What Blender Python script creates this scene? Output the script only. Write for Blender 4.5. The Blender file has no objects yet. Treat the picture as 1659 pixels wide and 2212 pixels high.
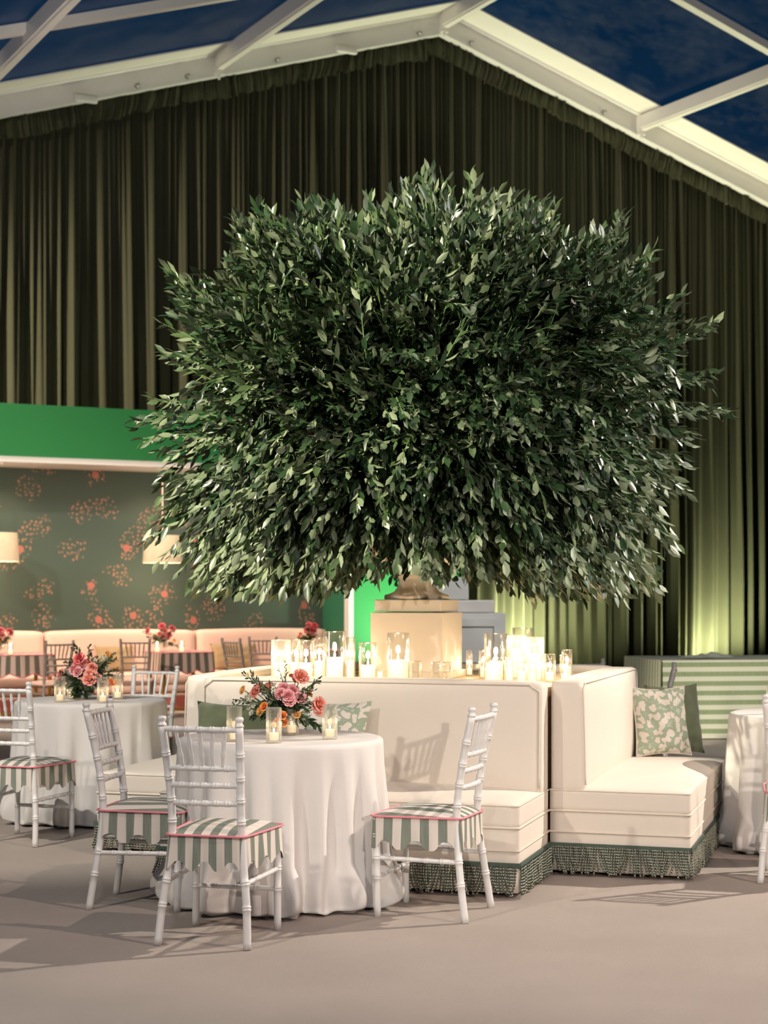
import bpy, math, random
import numpy as np
from mathutils import Vector, Matrix
random.seed(7); rng = np.random.default_rng(11)
SC = bpy.context.scene; COL = SC.collection
PI = math.pi; F = 3550.0; H = 1.417; HOR = 1288.0

# ------------------------------------------------------------------ camera
cd = bpy.data.cameras.new('camera'); cam = bpy.data.objects.new('camera', cd); COL.objects.link(cam)
cam.location = (0, 0, H); cam.rotation_euler = (PI/2, 0, 0)
cd.sensor_fit = 'VERTICAL'; cd.sensor_height = 36; cd.lens = F/2212*36
cd.shift_y = (HOR-1106)/2212
cd.dof.use_dof = True; cd.dof.focus_distance = 7.6; cd.dof.aperture_fstop = 3.6
cd.clip_end = 200
SC.camera = cam
SC.view_settings.view_transform = 'Standard'; SC.view_settings.look = 'None'
SC.view_settings.gamma = 1; SC.view_settings.use_curve_mapping = False
SC.view_settings.exposure = 0.0
SC.cycles.use_denoising = True
SC.cycles.max_bounces = 8; SC.cycles.transparent_max_bounces = 24
SC.cycles.diffuse_bounces = 4; SC.cycles.glossy_bounces = 3; SC.cycles.transmission_bounces = 4
SC.cycles.caustics_reflective = False; SC.cycles.caustics_refractive = False
SC.cycles.sample_clamp_indirect = 4

# ------------------------------------------------------------------ night sky
w = bpy.data.worlds.new('world'); SC.world = w; w.use_nodes = True
wn = w.node_tree; bg = wn.nodes['Background']
wno = wn.nodes.new('ShaderNodeTexNoise'); wno.inputs['Scale'].default_value = 3; wno.inputs['Detail'].default_value = 4
wr = wn.nodes.new('ShaderNodeValToRGB'); wr.color_ramp.elements[0].color = (.0008, .013, .038, 1); wr.color_ramp.elements[1].color = (.003, .030, .075, 1)
wr.color_ramp.elements[0].position = .3; wr.color_ramp.elements[1].position = .75
wn.links.new(wno.outputs['Fac'], wr.inputs[0]); wn.links.new(wr.outputs[0], bg.inputs[0]); bg.inputs[1].default_value = 1.0

# ------------------------------------------------------------------ lights of the tent, with added fill lamps
def aim(o, tgt):
    d = Vector(tgt)-o.location; o.rotation_euler = d.to_track_quat('-Z', 'Y').to_euler()
def spot(loc, tgt, power, angle, col=(1, .86, .68), blend=.5, size=.08):
    l = bpy.data.lights.new('spot_lamp', 'SPOT'); o = bpy.data.objects.new('spot_lamp', l); COL.objects.link(o)
    o.location = loc; aim(o, tgt); l.energy = power; l.spot_size = math.radians(angle); l.spot_blend = blend
    l.color = col; l.shadow_soft_size = size; return o
def area(loc, tgt, power, sx, sy, col):
    l = bpy.data.lights.new('area_lamp', 'AREA'); o = bpy.data.objects.new('area_lamp', l); COL.objects.link(o)
    o.location = loc; aim(o, tgt); l.energy = power; l.shape = 'RECTANGLE'; l.size = sx; l.size_y = sy; l.color = col; return o
WARM = (1, .84, .66); NEU = (1, .9, .8); COOL = (.86, .9, 1)
spot((-6.6, 3.4, 6.9), (-.4, 9.4, 2.75), 11500, 24, (1, .92, .68), .5, .07)       # tree key from the left
spot((7.6, 3.6, 5.4), (.9, 9.4, 2.8), 3200, 25, (.96, .95, .84), .5, .07)        # tree from the right
spot((-4.6, 2.0, 5.6), (-1.1, 8.2, .2), 820, 52, (1, .90, .76), .7, .07)        # tables and sofa from front left
spot((2.3, -1.0, 2.45), (.55, 8.7, .75), 1050, 24, (1, .89, .78), .5, .05)         # low front light
spot((6.0, 3.0, 7.0), (1.6, 8.0, .3), 1450, 44, (1, .76, .64), .5, .07)
spot((7.6, 10.6, 6.4), (-.5, 6.6, .1), 4000, 40, (1, .9, .78), .6, .08)          # from the back right
spot((-.5, 1.0, 7.4), (0, 6.4, 0), 380, 60, (.93, .93, 1), .8, .1)
area((-1, 1.5, 7.5), (0, 9, 0), 80, 7, 4, (1, .92, .86))  # added soft fill standing for the rest of the tent's lighting
spot((-8.6, 17.6, 3.6), (-2.8, 22.2, 4.0), 5200, 60, (1, .88, .70), .8, .1)    # grazing the drape at left
spot((-8.2, 17.4, 6.8), (-.2, 23.4, 6.4), 600, 50, (1, .88, .70), .9, .1)
spot((10.2, 23.6, 2.2), (6.4, 26.6, 7.2), 900, 60, (1, .92, .62), .9, .1)       # up the right slope
spot((11.0, 24.0, 5.0), (2.2, 24.6, 7.2), 800, 40, (1, .9, .66), .9, .1)
spot((3.2, 12.0, 3.2), (4.4, 24.6, 9.1), 1050, 40, (1, .93, .84), .9, .1)  # added spot to brighten the right rafter
spot((-3.6, 13.0, 3.2), (-2.6, 22.4, 9.2), 900, 56, (1, .93, .86), .9, .1)  # added spot to brighten the left rafter
spot((-5.0, 5.5, 6.2), (-1.8, 10.6, .6), 1500, 40, (1, .93, .82), .6, .07)       # added spot to brighten the left round table
spot((-6.5, 12.6, 5.6), (-2.6, 19.2, .6), 1500, 44, (1, .86, .72), .8, .08)     # added spot to lift the cafe tables and grey chairs
spot((3.0, 13.2, 4.6), (1.0, 17.6, .9), 900, 24, (1, .96, .9), .6, .06)         # added spot, keeps the grey cabinet from going dark
spot((1.5, 12.6, 6.5), (4.6, 16.4, .4), 1000, 52, (1, .95, .82), .8, .1)          # added spot to light up the buffet

# ------------------------------------------------------------------ helpers
def tag(o, label=None, cat=None, group=None, kind=None):
    if label: o['label'] = label
    if cat: o['category'] = cat
    if group: o['group'] = group
    if kind: o['kind'] = kind
    return o
def empty(name, loc=(0, 0, 0), rz=0.0, label=None, cat=None, group=None):
    o = bpy.data.objects.new(name, None); COL.objects.link(o); o.location = loc; o.rotation_euler = (0, 0, rz)
    o.empty_display_size = .1
    return tag(o, label, cat, group)
def copy_tree(o, parent=None):
    c = o.copy(); COL.objects.link(c)
    if parent is not None: c.parent = parent
    for ch in list(o.children): copy_tree(ch, c)
    return c

class MB:
    def __init__(s): s.v = []; s.f = []; s.uv = []; s.has = False; s.sm = []
    def add(s, V, Fc, uv=None, smooth=True):
        n = len(s.v); s.v.extend([tuple(p) for p in V])
        for i, f in enumerate(Fc):
            s.f.append(tuple(j+n for j in f)); s.sm.append(smooth)
            if uv is None: s.uv.append(None)
            else: s.uv.append([uv[j] for j in f]); s.has = True
        return s
    def box(s, c, h, rz=0.0, smooth=False):
        V = []
        for x in (-1, 1):
            for y in (-1, 1):
                for z in (-1, 1):
                    px, py = x*h[0], y*h[1]
                    V.append((c[0]+px*math.cos(rz)-py*math.sin(rz), c[1]+px*math.sin(rz)+py*math.cos(rz), c[2]+z*h[2]))
        return s.add(V, [(0, 1, 3, 2), (4, 6, 7, 5), (0, 4, 5, 1), (2, 3, 7, 6), (0, 2, 6, 4), (1, 5, 7, 3)], None, smooth)
    def rbox(s, c, h, r, n=(6, 6, 6), bulge=None, warp=None):
        """rounded box; bulge(p,n)->extra offset"""
        V = []; idx = {}; Fc = []
        def P(i, j, k):
            key = (i, j, k)
            if key in idx: return idx[key]
            q = []
            for a, (t, m) in enumerate(zip(key, n)):
                u = -1+2*t/m
                # denser near ends
                hh = h[a]; rr = min(r, hh*.98)
                u = math.copysign(abs(u)**.75, u) if m > 2 else u
                q.append(u*hh)
            inner = [max(-(h[a]-r), min(h[a]-r, q[a])) for a in range(3)]
            d = Vector([q[a]-inner[a] for a in range(3)])
            if d.length > 1e-9:
                d.normalize(); p = Vector(inner)+d*r
            else: p = Vector(q)
            if bulge: p = bulge(p)
            p = (p[0]+c[0], p[1]+c[1], p[2]+c[2])
            if warp: p = warp(p)
            idx[key] = len(V); V.append(p); return idx[key]
        nx, ny, nz = n
        for i in range(nx):
            for j in range(ny):
                Fc.append((P(i, j, 0), P(i, j+1, 0), P(i+1, j+1, 0), P(i+1, j, 0)))
                Fc.append((P(i, j, nz), P(i+1, j, nz), P(i+1, j+1, nz), P(i, j+1, nz)))
        for i in range(nx):
            for k in range(nz):
                Fc.append((P(i, 0, k), P(i+1, 0, k), P(i+1, 0, k+1), P(i, 0, k+1)))
                Fc.append((P(i, ny, k), P(i, ny, k+1), P(i+1, ny, k+1), P(i+1, ny, k)))
        for j in range(ny):
            for k in range(nz):
                Fc.append((P(0, j, k), P(0, j, k+1), P(0, j+1, k+1), P(0, j+1, k)))
                Fc.append((P(nx, j, k), P(nx, j+1, k), P(nx, j+1, k+1), P(nx, j, k+1)))
        return s.add(V, Fc)
    def tube(s, pts, rad, n=8, closed=False, caps=True, uvs=False):
        pts = [Vector(p) for p in pts]; m = len(pts)
        if not hasattr(rad, '__len__'): rad = [rad]*m
        V = []; UV = []; up = None; L = 0
        for i, p in enumerate(pts):
            if closed: t = pts[(i+1) % m]-pts[i-1]
            else: t = pts[min(i+1, m-1)]-pts[max(i-1, 0)]
            if t.length < 1e-9: t = Vector((0, 0, 1))
            t.normalize()
            if up is None:
                up = Vector((0, 0, 1)) if abs(t.z) < .9 else Vector((1, 0, 0))
            a = t.cross(up); a.normalize(); b = a.cross(t); up = b
            if i: L += (p-pts[i-1]).length
            for k in range(n):
                w_ = 2*PI*k/n; V.append(p+(a*math.cos(w_)+b*math.sin(w_))*rad[i]); UV.append((k/n, L))
        Fc = []
        for i in range(m if closed else m-1):
            for k in range(n):
                a0 = i*n+k; a1 = i*n+(k+1) % n; b0 = ((i+1) % m)*n+k; b1 = ((i+1) % m)*n+(k+1) % n
                Fc.append((a0, a1, b1, b0))
        if caps and not closed:
            Fc.append(tuple(range(n-1, -1, -1))); Fc.append(tuple((m-1)*n+k for k in range(n)))
        return s.add(V, Fc, UV if uvs else None)
    def lathe(s, prof, n=24, c=(0, 0, 0), ribs=0, amp=0):
        V = []; m = len(prof)
        for r, z in prof:
            for k in range(n):
                a = 2*PI*k/n; rr = r*(1+(amp*math.cos(ribs*a) if ribs else 0))
                V.append((c[0]+rr*math.cos(a), c[1]+rr*math.sin(a), c[2]+z))
        Fc = [(i*n+k, i*n+(k+1) % n, (i+1)*n+(k+1) % n, (i+1)*n+k) for i in range(m-1) for k in range(n)]
        return s.add(V, Fc)
    def grid(s, fn, nu, nv, uvfn=None):
        V = [fn(i/nu, j/nv) for i in range(nu+1) for j in range(nv+1)]
        UV = [uvfn(i/nu, j/nv) for i in range(nu+1) for j in range(nv+1)] if uvfn else None
        Fc = [(i*(nv+1)+j, (i+1)*(nv+1)+j, (i+1)*(nv+1)+j+1, i*(nv+1)+j+1) for i in range(nu) for j in range(nv)]
        return s.add(V, Fc, UV)
    def build(s, name, mat, parent=None, loc=None, rz=None, bevel=0):
        me = bpy.data.meshes.new(name); me.from_pydata(s.v, [], s.f)
        me.polygons.foreach_set('use_smooth', s.sm)
        if s.has:
            lay = me.uv_layers.new(name='UVMap'); flat = []
            for f, u in zip(s.f, s.uv):
                for q in (u if u else [(0, 0)]*len(f)): flat += [q[0], q[1]]
            lay.data.foreach_set('uv', flat)
        me.update()
        o = bpy.data.objects.new(name, me); COL.objects.link(o)
        if mat: me.materials.append(mat)
        if parent is not None: o.parent = parent
        if loc is not None: o.location = loc
        if rz is not None: o.rotation_euler = (0, 0, rz)
        if bevel:
            b = o.modifiers.new('bevel', 'BEVEL'); b.width = bevel; b.segments = 2; b.limit_method = 'ANGLE'
        return o

def ap(px, Y, Z): return Vector(((px-829.5)*Y/F, Y, Z))            # a point at a given distance and height
def depth(py, Z): return F*(H-Z)/(py-HOR)

# ------------------------------------------------------------------ materials
def mat(name, col, rough=.6, spec=.4, bump=0, bscale=200, metal=0, var=0, vscale=4, sheen=0, coord='Object', emit=None, estr=0, trans=0):
    m = bpy.data.materials.new(name); m.use_nodes = True; nt = m.node_tree; b = nt.nodes['Principled BSDF']
    b.inputs['Base Color'].default_value = (*col, 1); b.inputs['Roughness'].default_value = rough
    b.inputs['Specular IOR Level'].default_value = spec; b.inputs['Metallic'].default_value = metal
    if sheen: b.inputs['Sheen Weight'].default_value = sheen
    tc = nt.nodes.new('ShaderNodeTexCoord')
    if var:
        no = nt.nodes.new('ShaderNodeTexNoise'); no.inputs['Scale'].default_value = vscale; no.inputs['Detail'].default_value = 4
        nt.links.new(tc.outputs[coord], no.inputs['Vector'])
        mx = nt.nodes.new('ShaderNodeMix'); mx.data_type = 'RGBA'
        mx.inputs['A'].default_value = (*[c*(1-var) for c in col], 1); mx.inputs['B'].default_value = (*[min(1, c*(1+var)) for c in col], 1)
        nt.links.new(no.outputs['Fac'], mx.inputs['Factor']); nt.links.new(mx.outputs['Result'], b.inputs['Base Color'])
    if bump:
        no = nt.nodes.new('ShaderNodeTexNoise'); no.inputs['Scale'].default_value = bscale; no.inputs['Detail'].default_value = 3
        nt.links.new(tc.outputs[coord], no.inputs['Vector'])
        bp = nt.nodes.new('ShaderNodeBump'); bp.inputs['Strength'].default_value = bump; bp.inputs['Distance'].default_value = .01
        nt.links.new(no.outputs['Fac'], bp.inputs['Height']); nt.links.new(bp.outputs[0], b.inputs['Normal'])
    if emit: b.inputs['Emission Color'].default_value = (*emit, 1); b.inputs['Emission Strength'].default_value = estr
    if trans: b.inputs['Subsurface Weight'].default_value = trans; b.inputs['Subsurface Radius'].default_value = (.03, .02, .01)
    return m
def nodes(m): return m.node_tree.nodes, m.node_tree.links, m.node_tree.nodes['Principled BSDF']

M = {}
M['carpet'] = mat('carpet', (.42, .365, .325), .95, .1, .5, 420, var=.13, vscale=1.6)
M['ivory'] = mat('ivory_upholstery', (.77, .70, .61), .85, .2, .15, 500, var=.03, sheen=.1)
M['piping'] = mat('ivory_piping', (.72, .65, .55), .8)
M['cloth'] = mat('white_tablecloth', (.74, .71, .68), .85, .2, .08, 420, var=.02)
M['chair'] = mat('white_lacquer', (.80, .79, .77), .28, .5, var=.02, vscale=30)
M['chair_cream'] = mat('cream_lacquer', (.78, .74, .64), .3, .5)
M['far_chair'] = mat('grey_lacquer', (.42, .34, .28), .35, .5)
M['pinkpipe'] = mat('pink_piping', (.86, .28, .33), .7)
M['pink'] = mat('blush_upholstery', (.80, .56, .46), .85, .2, var=.05, sheen=.2)
M['pinkfringe'] = mat('rose_fringe', (.52, .16, .13), .9, var=.3, vscale=60)
M['gold'] = mat('brass', (.75, .42, .10), .35, .5, metal=.8)
M['brown'] = mat('tan_velvet', (.36, .25, .13), .85, sheen=.3, var=.15)
M['velvet'] = mat('green_velvet', (.115, .14, .075), .8, .2, .2, 300, var=.3, vscale=12, sheen=.5)
M['header'] = mat('green_paint', (.055, .33, .10), .55, .3, var=.03, vscale=2)
M['shaded_green'] = mat('shaded_green_paint', (.03, .15, .08), .6, .3)  # the wall green, with the return wall's shadow put into its colour
M['trim'] = mat('white_paint', (.75, .72, .68), .5, .4)
M['alu'] = mat('white_aluminium', (.60, .57, .54), .4, .5, var=.06, vscale=3)
M['vinylw'] = mat('white_vinyl', (.66, .62, .56), .5, .4, .1, 6, var=.08, vscale=2)
M['bolt'] = mat('bolt_steel', (.35, .33, .31), .35, .5, metal=.7)
M['stone'] = mat('cast_stone', (.72, .65, .56), .6, .3, .04, 40, var=.05, vscale=6)
M['plat'] = mat('pale_wood', (.74, .55, .36), .55, .4, var=.06, vscale=8)
M['grey'] = mat('grey_paint', (.55, .55, .53), .6, .3, var=.06, vscale=9)
M['napkin'] = mat('grey_linen', (.20, .21, .19), .9, var=.2, vscale=20)
M['wax'] = mat('candle_wax', (.9, .72, .48), .5, .4, emit=(1, .72, .42), estr=1.7)  # emission stands in for flame light glowing through the wax
M['waxtop'] = mat('candle_wax_dim', (.85, .75, .6), .5, .4, emit=(1, .72, .42), estr=.7)  # weaker emission, same stand-in for flame glow in the votives
M['bark'] = mat('bark', (.16, .11, .06), .9, bump=.4, bscale=40, var=.3, vscale=20)
M['stem'] = mat('green_stem', (.10, .16, .05), .7)
M['shade'] = mat('linen_shade', (.55, .47, .33), .9, var=.2, vscale=9, emit=(1, .75, .45), estr=.03)
M['glow'] = mat('lamp_diffuser', (1, .9, .8), .5, emit=(1, .8, .6), estr=6)
M['ink'] = mat('dark_metal', (.02, .02, .02), .5)
def flame_mat():
    m = bpy.data.materials.new('flame'); m.use_nodes = True; nt = m.node_tree; nt.nodes.clear()
    e = nt.nodes.new('ShaderNodeEmission'); e.inputs[0].default_value = (1, .72, .35, 1); e.inputs[1].default_value = 45
    o = nt.nodes.new('ShaderNodeOutputMaterial'); nt.links.new(e.outputs[0], o.inputs[0]); return m
M['flame'] = flame_mat()
def glass_mat(name, tint=(.985, .985, .97), lo=.05, hi=.7, white=.08):
    m = bpy.data.materials.new(name); m.use_nodes = True; nt = m.node_tree; nt.nodes.clear()
    t = nt.nodes.new('ShaderNodeBsdfTransparent'); t.inputs[0].default_value = (*tint, 1)
    g = nt.nodes.new('ShaderNodeBsdfGlossy'); g.inputs['Roughness'].default_value = .06; g.inputs[0].default_value = (.95, .93, .9, 1)
    lw = nt.nodes.new('ShaderNodeLayerWeight'); lw.inputs[0].default_value = .35
    mr = nt.nodes.new('ShaderNodeMapRange'); mr.inputs[3].default_value = lo; mr.inputs[4].default_value = hi
    mx = nt.nodes.new('ShaderNodeMixShader'); o = nt.nodes.new('ShaderNodeOutputMaterial')
    nt.links.new(lw.outputs['Facing'], mr.inputs[0]); nt.links.new(mr.outputs[0], mx.inputs[0])
    df = nt.nodes.new('ShaderNodeBsdfTranslucent'); df.inputs[0].default_value = (.9, .9, .86, 1); d2 = nt.nodes.new('ShaderNodeBsdfDiffuse'); d2.inputs[0].default_value = (.85, .85, .82, 1)
    a1 = nt.nodes.new('ShaderNodeMixShader'); nt.links.new(df.outputs[0], a1.inputs[1]); nt.links.new(d2.outputs[0], a1.inputs[2])
    a2 = nt.nodes.new('ShaderNodeMixShader'); a2.inputs[0].default_value = white; nt.links.new(g.outputs[0], a2.inputs[1]); nt.links.new(a1.outputs[0], a2.inputs[2])  # whitish share imitates bright glints along the glass edges
    nt.links.new(t.outputs[0], mx.inputs[1]); nt.links.new(a2.outputs[0], mx.inputs[2]); nt.links.new(mx.outputs[0], o.inputs[0]); return m
M['glass'] = glass_mat('clear_glass'); M['rib'] = glass_mat('ribbed_glass', (.97, .97, .95), .05, .75, .5)
def striped(name, axis, period, c1, c2, duty=.5, uv=True, rough=.85):
    m = mat(name, c1, rough, .15); n, l, b = nodes(m)
    tc = n.new('ShaderNodeTexCoord'); sp = n.new('ShaderNodeSeparateXYZ'); l.new(tc.outputs['UV' if uv else 'Object'], sp.inputs[0])
    d = n.new('ShaderNodeMath'); d.operation = 'DIVIDE'; l.new(sp.outputs[axis], d.inputs[0]); d.inputs[1].default_value = period
    fr = n.new('ShaderNodeMath'); fr.operation = 'FRACT'; l.new(d.outputs[0], fr.inputs[0])
    gt = n.new('ShaderNodeMath'); gt.operation = 'GREATER_THAN'; gt.inputs[1].default_value = duty; l.new(fr.outputs[0], gt.inputs[0])
    no = n.new('ShaderNodeTexNoise'); no.inputs['Scale'].default_value = 90; l.new(tc.outputs['Object'], no.inputs['Vector'])
    mp = n.new('ShaderNodeMapping'); mp.inputs['Scale'].default_value = (1, 1, .12) ; l.new(tc.outputs['Object'], mp.inputs[0]); l.new(mp.outputs[0], no.inputs['Vector'])
    mn = n.new('ShaderNodeMix'); mn.data_type = 'RGBA'; mn.inputs['A'].default_value = (*[c*.78 for c in c1], 1); mn.inputs['B'].default_value = (*[c*1.2 for c in c1], 1); l.new(no.outputs['Fac'], mn.inputs['Factor'])
    mx = n.new('ShaderNodeMix'); mx.data_type = 'RGBA'; l.new(gt.outputs[0], mx.inputs['Factor']); l.new(mn.outputs['Result'], mx.inputs['A']); mx.inputs['B'].default_value = (*c2, 1)
    l.new(mx.outputs['Result'], b.inputs['Base Color']); return m
SAGE = (.235, .262, .218); CRM = (.74, .68, .61)
M['stripe'] = striped('sage_stripe', 0, .074, SAGE, CRM)
M['hstripe'] = striped('pale_green_band', 1, .094, (.30, .36, .22), (.70, .70, .60))
M['vstripe'] = striped('pale_green_vertical_stripe', 0, .085, (.33, .35, .24), (.62, .58, .46))
M['pstripe'] = striped('grey_blush_stripe', 0, .105, (.20, .18, .14), (.80, .60, .50))
def cord_mat():
    m = mat('twisted_cord', (.3, .3, .3), .8, .2); n, l, b = nodes(m)
    tc = n.new('ShaderNodeTexCoord'); sp = n.new('ShaderNodeSeparateXYZ'); l.new(tc.outputs['UV'], sp.inputs[0])
    a = n.new('ShaderNodeMath'); a.operation = 'MULTIPLY'; a.inputs[1].default_value = 70; l.new(sp.outputs[1], a.inputs[0])
    s_ = n.new('ShaderNodeMath'); s_.operation = 'ADD'; l.new(a.outputs[0], s_.inputs[0]); l.new(sp.outputs[0], s_.inputs[1])
    fr = n.new('ShaderNodeMath'); fr.operation = 'FRACT'; l.new(s_.outputs[0], fr.inputs[0])
    gt = n.new('ShaderNodeMath'); gt.operation = 'GREATER_THAN'; gt.inputs[1].default_value = .6; l.new(fr.outputs[0], gt.inputs[0])
    mx = n.new('ShaderNodeMix'); mx.data_type = 'RGBA'; mx.inputs['A'].default_value = (.035, .058, .045, 1); mx.inputs['B'].default_value = (.52, .50, .40, 1)
    l.new(gt.outputs[0], mx.inputs['Factor']); l.new(mx.outputs['Result'], b.inputs['Base Color']); return m
M['cord'] = cord_mat(); M['band'] = mat('fringe_gimp', (.085, .12, .095), .85, bump=.4, bscale=400)
def curtain_mat(name, col):
    m = mat(name, col, .9, .12, .1, 120, var=.12, vscale=2.5, sheen=.22); n, l, b = nodes(m)
    b.inputs['Sheen Tint'].default_value = (.78, .72, .50, 1); b.inputs['Sheen Roughness'].default_value = .4; return m
M['curtain'] = curtain_mat('olive_velvet_curtain', (.035, .035, .019))
def leaf_mat():
    m = mat('leaf', (.05, .1, .03), .40, .6); n, l, b = nodes(m)
    at = n.new('ShaderNodeAttribute'); at.attribute_name = 'tone'
    r = n.new('ShaderNodeValToRGB'); e = r.color_ramp.elements; e[0].color = (.007, .019, .007, 1); e[1].color = (.064, .098, .034, 1)
    k = e.new(.55); k.color = (.017, .043, .014, 1); l.new(at.outputs['Fac'], r.inputs[0])
    r2 = n.new('ShaderNodeValToRGB'); e = r2.color_ramp.elements; e[0].color = (.035, .062, .028, 1); e[1].color = (.21, .245, .15, 1); l.new(at.outputs['Fac'], r2.inputs[0])
    ge = n.new('ShaderNodeNewGeometry'); mx = n.new('ShaderNodeMix'); mx.data_type = 'RGBA'
    l.new(ge.outputs['Backfacing'], mx.inputs['Factor']); l.new(r.outputs[0], mx.inputs['A']); l.new(r2.outputs[0], mx.inputs['B'])
    l.new(mx.outputs['Result'], b.inputs['Base Color']); return m
M['leaf'] = leaf_mat()
def petal(name, c1, c2, ax=1):
    m = mat(name, c1, .6, .3); n, l, b = nodes(m)
    tc = n.new('ShaderNodeTexCoord'); sp = n.new('ShaderNodeSeparateXYZ'); l.new(tc.outputs['UV'], sp.inputs[0])
    mx = n.new('ShaderNodeMix'); mx.data_type = 'RGBA'; mx.inputs['A'].default_value = (*c1, 1); mx.inputs['B'].default_value = (*c2, 1)
    l.new(sp.outputs[ax], mx.inputs['Factor']); l.new(mx.outputs['Result'], b.inputs['Base Color']); return m
M['p_pink'] = petal('pink_petal', (.80, .20, .25), (.90, .50, .50)); M['p_coral'] = petal('coral_petal', (.85, .22, .12), (.88, .42, .36))
M['p_orange'] = petal('orange_petal', (.80, .12, .03), (.92, .40, .10)); M['p_gold'] = petal('apricot_petal', (.80, .35, .05), (.85, .48, .18))
M['p_white'] = petal('white_petal', (.70, .70, .50), (.82, .80, .70)); M['p_hot'] = petal('rose_petal', (.75, .07, .08), (.85, .20, .22))
def pattern_mat():
    m = mat('sage_floral_print', CRM, .85, .15, .1, 400); n, l, b = nodes(m)
    tc = n.new('ShaderNodeTexCoord'); no = n.new('ShaderNodeTexNoise'); no.inputs['Scale'].default_value = 5; no.inputs['Detail'].default_value = 2
    l.new(tc.outputs['UV'], no.inputs['Vector'])
    ad = n.new('ShaderNodeVectorMath'); ad.operation = 'MULTIPLY_ADD'; ad.inputs[1].default_value = (.16, .16, 0); l.new(no.outputs['Color'], ad.inputs[0]); l.new(tc.outputs['UV'], ad.inputs[2])
    vo = n.new('ShaderNodeTexVoronoi'); vo.voronoi_dimensions = '2D'; vo.feature = 'SMOOTH_F1'; vo.inputs['Scale'].default_value = 8.5; vo.inputs['Smoothness'].default_value = .15; l.new(ad.outputs[0], vo.inputs['Vector'])
    v2 = n.new('ShaderNodeTexVoronoi'); v2.voronoi_dimensions = '2D'; v2.inputs['Scale'].default_value = 19; l.new(ad.outputs[0], v2.inputs['Vector'])
    mi = n.new('ShaderNodeMath'); mi.operation = 'MULTIPLY_ADD'; l.new(v2.outputs['Distance'], mi.inputs[0]); mi.inputs[1].default_value = .42; l.new(vo.outputs['Distance'], mi.inputs[2])
    r = n.new('ShaderNodeValToRGB'); r.color_ramp.interpolation = 'CONSTANT'; e = r.color_ramp.elements; e[0].color = (.76, .70, .62, 1); e[1].position = .56; e[1].color = (.36, .43, .32, 1)
    k = e.new(.97); k.color = (.50, .56, .45, 1)
    l.new(mi.outputs[0], r.inputs[0]); l.new(r.outputs[0], b.inputs['Base Color']); return m
M['pattern'] = pattern_mat()
def wallpaper_mat():
    m = mat('dark_floral_wallpaper', (.08, .1, .07), .7, .2); n, l, b = nodes(m)
    tc = n.new('ShaderNodeTexCoord')
    def vor(scale, feat='F1', rnd=1):
        v = n.new('ShaderNodeTexVoronoi'); v.voronoi_dimensions = '2D'; v.inputs['Scale'].default_value = scale; v.feature = feat; v.inputs['Randomness'].default_value = rnd; l.new(tc.outputs['UV'], v.inputs['Vector']); return v
    def m2(op, a, bb):
        q = n.new('ShaderNodeMath'); q.operation = op; 
        for i, x in enumerate((a, bb)):
            if isinstance(x, (int, float)): q.inputs[i].default_value = x
            else: l.new(x, q.inputs[i])
        return q.outputs[0]
    big = vor(2.1); leafs = vor(19); no = n.new('ShaderNodeTexNoise'); no.inputs['Scale'].default_value = 3.5; no.inputs['Detail'].default_value = 5; l.new(tc.outputs['UV'], no.inputs['Vector'])
    clus = m2('LESS_THAN', m2('ADD', big.outputs['Distance'], m2('MULTIPLY', no.outputs['Fac'], 1.1)), .86)
    lf = m2('LESS_THAN', leafs.outputs['Distance'], .30); mask = m2('MULTIPLY', clus, lf)
    spb = n.new('ShaderNodeSeparateXYZ'); l.new(big.outputs['Color'], spb.inputs[0]); rose = m2('MULTIPLY', m2('LESS_THAN', big.outputs['Distance'], .095), m2('GREATER_THAN', spb.outputs[0], .6))
    pink = n.new('ShaderNodeMix'); pink.data_type = 'RGBA'; pink.inputs['A'].default_value = (.12, .11, .08, 1); pink.inputs['B'].default_value = (.30, .16, .11, 1)
    sp = n.new('ShaderNodeSeparateXYZ'); l.new(leafs.outputs['Color'], sp.inputs[0]); l.new(sp.outputs[0], pink.inputs['Factor'])
    a = n.new('ShaderNodeMix'); a.data_type = 'RGBA'; a.inputs['A'].default_value = (.058, .084, .066, 1); l.new(mask, a.inputs['Factor']); l.new(pink.outputs['Result'], a.inputs['B'])
    c = n.new('ShaderNodeMix'); c.data_type = 'RGBA'; l.new(a.outputs['Result'], c.inputs['A']); c.inputs['B'].default_value = (.36, .13, .10, 1); l.new(rose, c.inputs['Factor'])
    l.new(c.outputs['Result'], b.inputs['Base Color']); return m
M['paper'] = wallpaper_mat()
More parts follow.
